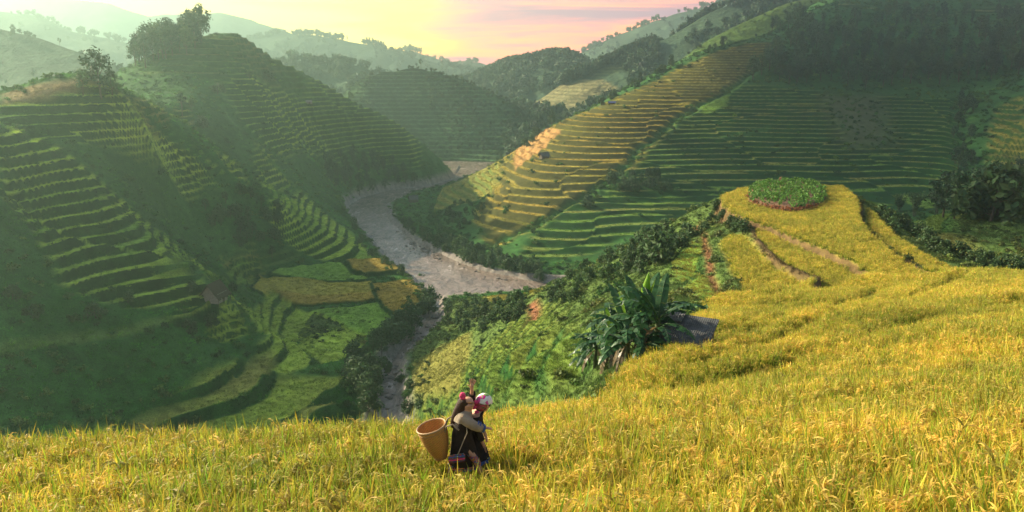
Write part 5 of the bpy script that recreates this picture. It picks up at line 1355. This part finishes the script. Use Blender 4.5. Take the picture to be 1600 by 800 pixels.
def hut(u, v, w, dp, hw, hr, rz, label, roofm, wallm, name='field_hut', thatch=False, sheet=None, lift=0, over=.35):
    q = hit(u, v, sheet, base=False)
    o = put(empty(name, (q[0], q[1], q[2] - .15 + lift), rz), label, 'hut')
    hx, hy = w / 2, dp / 2
    link('wall', box_me('wall', (0, -hy, hw / 2), (w, .12, hw), wallm), o); link('wall', box_me('wall', (0, hy, hw / 2), (w, .12, hw), wallm), o)
    for s_ in (-1, 1):
        me = bpy.data.meshes.new('gable_wall')
        me.from_pydata([(s_ * hx, -hy + .06, 0), (s_ * hx, hy - .06, 0), (s_ * hx, hy - .06, hw), (s_ * hx, 0, hw + hr * .92), (s_ * hx, -hy + .06, hw),
                        (s_ * (hx - .1), -hy + .06, 0), (s_ * (hx - .1), hy - .06, 0), (s_ * (hx - .1), hy - .06, hw), (s_ * (hx - .1), 0, hw + hr * .92), (s_ * (hx - .1), -hy + .06, hw)], [],
                       [(0, 1, 2, 3, 4), (9, 8, 7, 6, 5)] + [(i, i + 5, (i + 1) % 5 + 5, (i + 1) % 5) for i in range(5)])
        me.materials.append(wallm); link('gable_wall', me, o)
    e = over
    for s_ in (-1, 1):
        cs = [(-hx - e, s_ * (hy + e), hw - e * hr / hy), (hx + e, s_ * (hy + e), hw - e * hr / hy), (hx + e, 0, hw + hr), (-hx - e, 0, hw + hr)]
        if s_ > 0: cs = [cs[1], cs[0], cs[3], cs[2]]
        link('roof', roof_panel('roof', cs, .14 if thatch else .04, roofm, .02 if thatch else .03, 16, .10 if thatch else 0, u), o)
    link('door', box_me('door', (w * .1, -hy - .075, hw * .42), (w * .22, .05, hw * .8), M_WOOD), o)
    for a in (-1, 1):
        for b_ in (-1, 1): rod('post', (a * (hx + e * .7), b_ * (hy + e * .7), -.6), (a * (hx + e * .7), b_ * (hy + e * .7), hw - e * .6), .06, M_WOOD, o)
    return o
h_ = hut(336, 472, 4.2, 4.2, 2.4, 2.5, math.radians(78), 'thatched hut with a pale gable wall on the near left terraces', M_THATCH, M_PALEW, thatch=True, over=.8)
hut(850, 248, 4.2, 3.4, 1.9, 1.5, .5, 'small dark hut below the orange field on the right hillside', M_ROOFG, M_WOOD, over=.6)
hut(646, 316, 4.4, 3.6, 2.2, 1.8, .3, 'tiny dark hut on the yellow field beside the river bend', M_ROOFG, M_WOOD)
hut(956, 163, 4.2, 2.2, 1.2, .7, .1, 'low shelter with a blue roof on the upper terraces', M_TARP, M_WOOD)
hut(483, 163, 3.0, 2.2, 1.4, .8, .2, 'tiny pale hut on the terraced face of the left hill', M_PALEW, M_PALEW)
# lean-to with a grey sheet roof behind the bananas
def leanto():
    q = hit(1072, 546, 'N', base=False)
    o = put(empty('field_hut', (q[0], q[1] + .4, q[2]), math.radians(-28)), 'grey sheet-roofed field hut half hidden behind the banana plants', 'hut')
    w, d, hl, hh = 3.1, 2.5, .6, 1.5
    link('roof', roof_panel('roof', [(-w / 2, -d / 2, hl), (w / 2, -d / 2, hl), (w / 2, d / 2, hh), (-w / 2, d / 2, hh)], .05, M_ROOFG, .014, 26), o)
    link('roof_sheet', roof_panel('roof_sheet', [(-w * .5, d * .12, hl + .70), (-w * .12, d * .16, hl + .74), (-w * .12, d * .52, hh + .13), (-w * .5, d * .5, hh + .12)], .04, mat_plain('pale_sheet', (.15, .15, .15), .7, .3, 4, .2), .014, 8), o)
    link('wall', box_me('wall', (0, d / 2 - .2, hh / 2 - .3), (w - .4, .1, hh - .1), M_WOOD), o)
    for s_ in (-1, 1): link('wall', box_me('wall', (s_ * (w / 2 - .25), .1, .35), (.1, d - .6, 1.2), M_WOOD), o)
    for a in (-1, 1):
        rod('post', (a * (w / 2 - .1), -d / 2 + .15, -.8), (a * (w / 2 - .1), -d / 2 + .15, hl - .04), .06, M_WOOD, o)
        rod('beam', (a * (w / 2 - .05), -d / 2 - .1, hl - .12), (a * (w / 2 - .05), d / 2 + .1, hh - .12), .05, M_WOOD, o)
leanto()

# ---------------------------------------------------------------- vegetable bed on the knoll
def veg_bed():
    zc = -23.3
    out = [PZ(u, v, zc) for u, v in [(1166,318),(1172,300),(1190,293),(1230,290),(1268,291),(1288,300),(1292,312),(1284,324),(1262,331),(1235,335),(1210,331),(1186,326)]]
    cx = sum(p[0] for p in out) / len(out); cy_ = sum(p[1] for p in out) / len(out)
    o = put(empty('vegetable_bed', (cx, cy_, zc - .1)), 'raised round bed of leafy green vegetables on top of the rice knoll', 'vegetable bed')
    o.scale = (1, 1, 1.45)
    pol = [(p[0] - cx, p[1] - cy_) for p in out]; n = 64
    seg = np.array(pol + [pol[0]]); t = np.linspace(0, len(pol), n, endpoint=False); i = t.astype(int); f = (t - i)[:, None]
    ring = seg[i] * (1 - f) + seg[i + 1] * f
    for _ in range(3): ring = (np.roll(ring, 1, 0) + ring * 2 + np.roll(ring, -1, 0)) / 4
    V, F = [], []; rings = ((1.0, -.1), (.985, .45), (.94, .75), (.8, .85), (.4, .95), (.001, 1.0))
    for k, (s_, z) in enumerate(rings):
        for a in range(n): V.append((ring[a, 0] * s_ + random.uniform(-.06, .06), ring[a, 1] * s_ + random.uniform(-.06, .06), z + random.uniform(-.05, .05)))
    for k in range(len(rings) - 1):
        for a in range(n): F.append((k * n + a, k * n + (a + 1) % n, (k + 1) * n + (a + 1) % n, (k + 1) * n + a))
    link('soil', mesh_np('soil', V, F, mat_plain('bed_soil', (.15, .08, .045), .95, .4, 3, .5)), o)
    rg = random.Random(9)
    V, F, C = [], [], []
    def pip(x, y): return poly_sd(np.array([x]), np.array([y]), ring)[0]
    k = 0; ex = np.abs(ring).max(0)
    while k < 620:
        x, y = rg.uniform(-ex[0], ex[0]), rg.uniform(-ex[1], ex[1]); s_ = pip(x, y)
        if s_ > .1: continue
        k += 1; leaf_cloud(V, F, C, rg, (x, y, .85 + .25 * rg.random() + min(.2, -s_ * .1)), rg.uniform(.28, .5), 12, .17, .8, .4)
    g_ = link('greens', mesh_np('greens', V, F, mat_leaf('vegetable_leaf', (.10, .23, .035), .3, .1), C, smooth=False), o); g_['kind'] = 'stuff'
    V, F, C = [], [], []
    for a in range(n):
        x, y = ring[a]
        if not (y < .3 * ex[1] and x < .15 * ex[0]): continue
        for m_ in range(6):
            j = rg.uniform(.95, 1.03); leaf_cloud(V, F, C, rg, (x * j + rg.uniform(-.25, .25), y * j + rg.uniform(-.2, .2), rg.uniform(.1, .75)), .22, 9, .13, 1, .4)
    g_ = link('dry_stalks', mesh_np('dry_stalks', V, F, mat_leaf('dry_red_leaf', (.30, .12, .05), .25, .1), C, smooth=False), o); g_['kind'] = 'stuff'
    q = PZ(1215, 293, zc)
    s = put(empty('dry_bush', (q[0], q[1] - 1.2, zc + 1.4)), 'small pinkish dried bush sticking up from the far side of the vegetable bed', 'bush')
    V, F, C = [], [], []; leaf_cloud(V, F, C, rg, (0, 0, .45), .4, 60, .12, 1.2, .3)
    link('foliage', mesh_np('foliage', V, F, mat_leaf('pink_leaf', (.36, .16, .13), .3, .1), C, smooth=False), s)
    V, F = [], []; tube(V, F, [(0, 0, -.3), (0, 0, .5)], [.03, .01], 5); link('stem', mesh_np('stem', V, F, M_BARK), s)
veg_bed()

# ---------------------------------------------------------------- rocks in the river, weeds on the brow
def rock_me(seed):
    rg = random.Random(seed); bm = bmesh.new(); bmesh.ops.create_icosphere(bm, subdivisions=2, radius=1)
    ph = [rg.uniform(0, 6) for _ in range(6)]
    for v in bm.verts:
        f = 1 + .22 * math.sin(2.3 * v.co.x + ph[0]) + .18 * math.sin(3.1 * v.co.y + ph[1]) + .15 * math.sin(2.7 * v.co.z + ph[2]) + rg.uniform(-.07, .07)
        v.co = Vector((v.co.x * f * 1.15, v.co.y * f, v.co.z * f * .6))
    me = bpy.data.meshes.new('river_rock'); bm.to_mesh(me); bm.free(); me.materials.append(M_ROCK); return me
M_ROCK = mat_plain('river_stone', (.17, .14, .12), .75, .45, 1.5, .5)
ROCKS = [rock_me(800 + i) for i in range(4)]
def rocks(pix, label, group, r0, r1, seed):
    rg = random.Random(seed)
    for u, v in pix:
        q = PZ(u, v, WZ); r = r0 + (r1 - r0) * rg.random() ** 2
        o = put(link('river_rock', rg.choice(ROCKS), None, (q[0], q[1], WZ + r * .12)), label, 'rock', group)
        o.scale = (r, r, r * rg.uniform(.7, 1.1)); o.rotation_euler = (0, 0, rg.uniform(0, 6.28))
rocks(in_poly_px([(592,640),(597,595),(615,562),(645,525),(672,500),(676,470),(688,470),(686,518),(652,548),(622,572),(620,610),(624,640)], 46, 3, 4), 'grey rock standing in the shallow side stream', 'rocks in the side stream', .35, 1.1, 3)
rocks(in_poly_px([(632,380),(650,378),(684,398),(690,410),(665,402),(640,392)], 34, 4, 3), 'dark rock of the rapids in the middle of the wide river', 'rocks of the rapids in the wide river', .35, .9, 4)
rocks(in_poly_px([(600,330),(640,372),(700,404),(760,430),(840,444),(760,434),(690,408),(630,374)], 20, 5, 6), 'rock at the right edge of the wide river', 'rocks along the right edge of the river', .4, 1.0, 5)
for k, (u, v, H) in enumerate([(92, 666, .95), (118, 668, .8), (60, 666, .6), (168, 669, .75), (140, 668, .6)]):
    q = hit(u, v, 'N', base=False)
    tree(q[0], q[1], q[2] - .05, H, 'bush', 'weed_plant', ['tallest leafy green weed on the brow of the rice field', 'second tallest leafy weed, right of the tallest on the brow', 'leftmost low weed on the brow of the rice field', 'pointed weed standing apart at the right on the brow', 'low weed between the two taller groups on the brow'][k], 'weed', 'weeds on the brow of the rice field', random.Random(k))
# marker rocks of the gravel bar
# ---------------------------------------------------------------- haze in the valley air
def build_haze():
    m, nt, b, N, L = new_mat('valley_air')
    nt.nodes.remove(b)
    pv = N('ShaderNodeVolumePrincipled')
    pv.inputs['Color'].default_value = (0.62, 0.98, 0.84, 1)
    pv.inputs['Density'].default_value = HAZE
    pv.inputs['Anisotropy'].default_value = 0.74
    L(pv.outputs[0], nt.nodes['Material Output'].inputs['Volume'])
    bm = bmesh.new(); bmesh.ops.create_cube(bm, size=1)
    for v in bm.verts:
        v.co = ((v.co.x * 2) * 2000, -300 if v.co.y < 0 else 2680, -86 if v.co.z < 0 else 235)
    me = bpy.data.meshes.new('haze'); bm.to_mesh(me); bm.free()
    me.materials.append(m)
    put(link('haze', me), kind='stuff')
HAZE = 0.00045
build_haze()
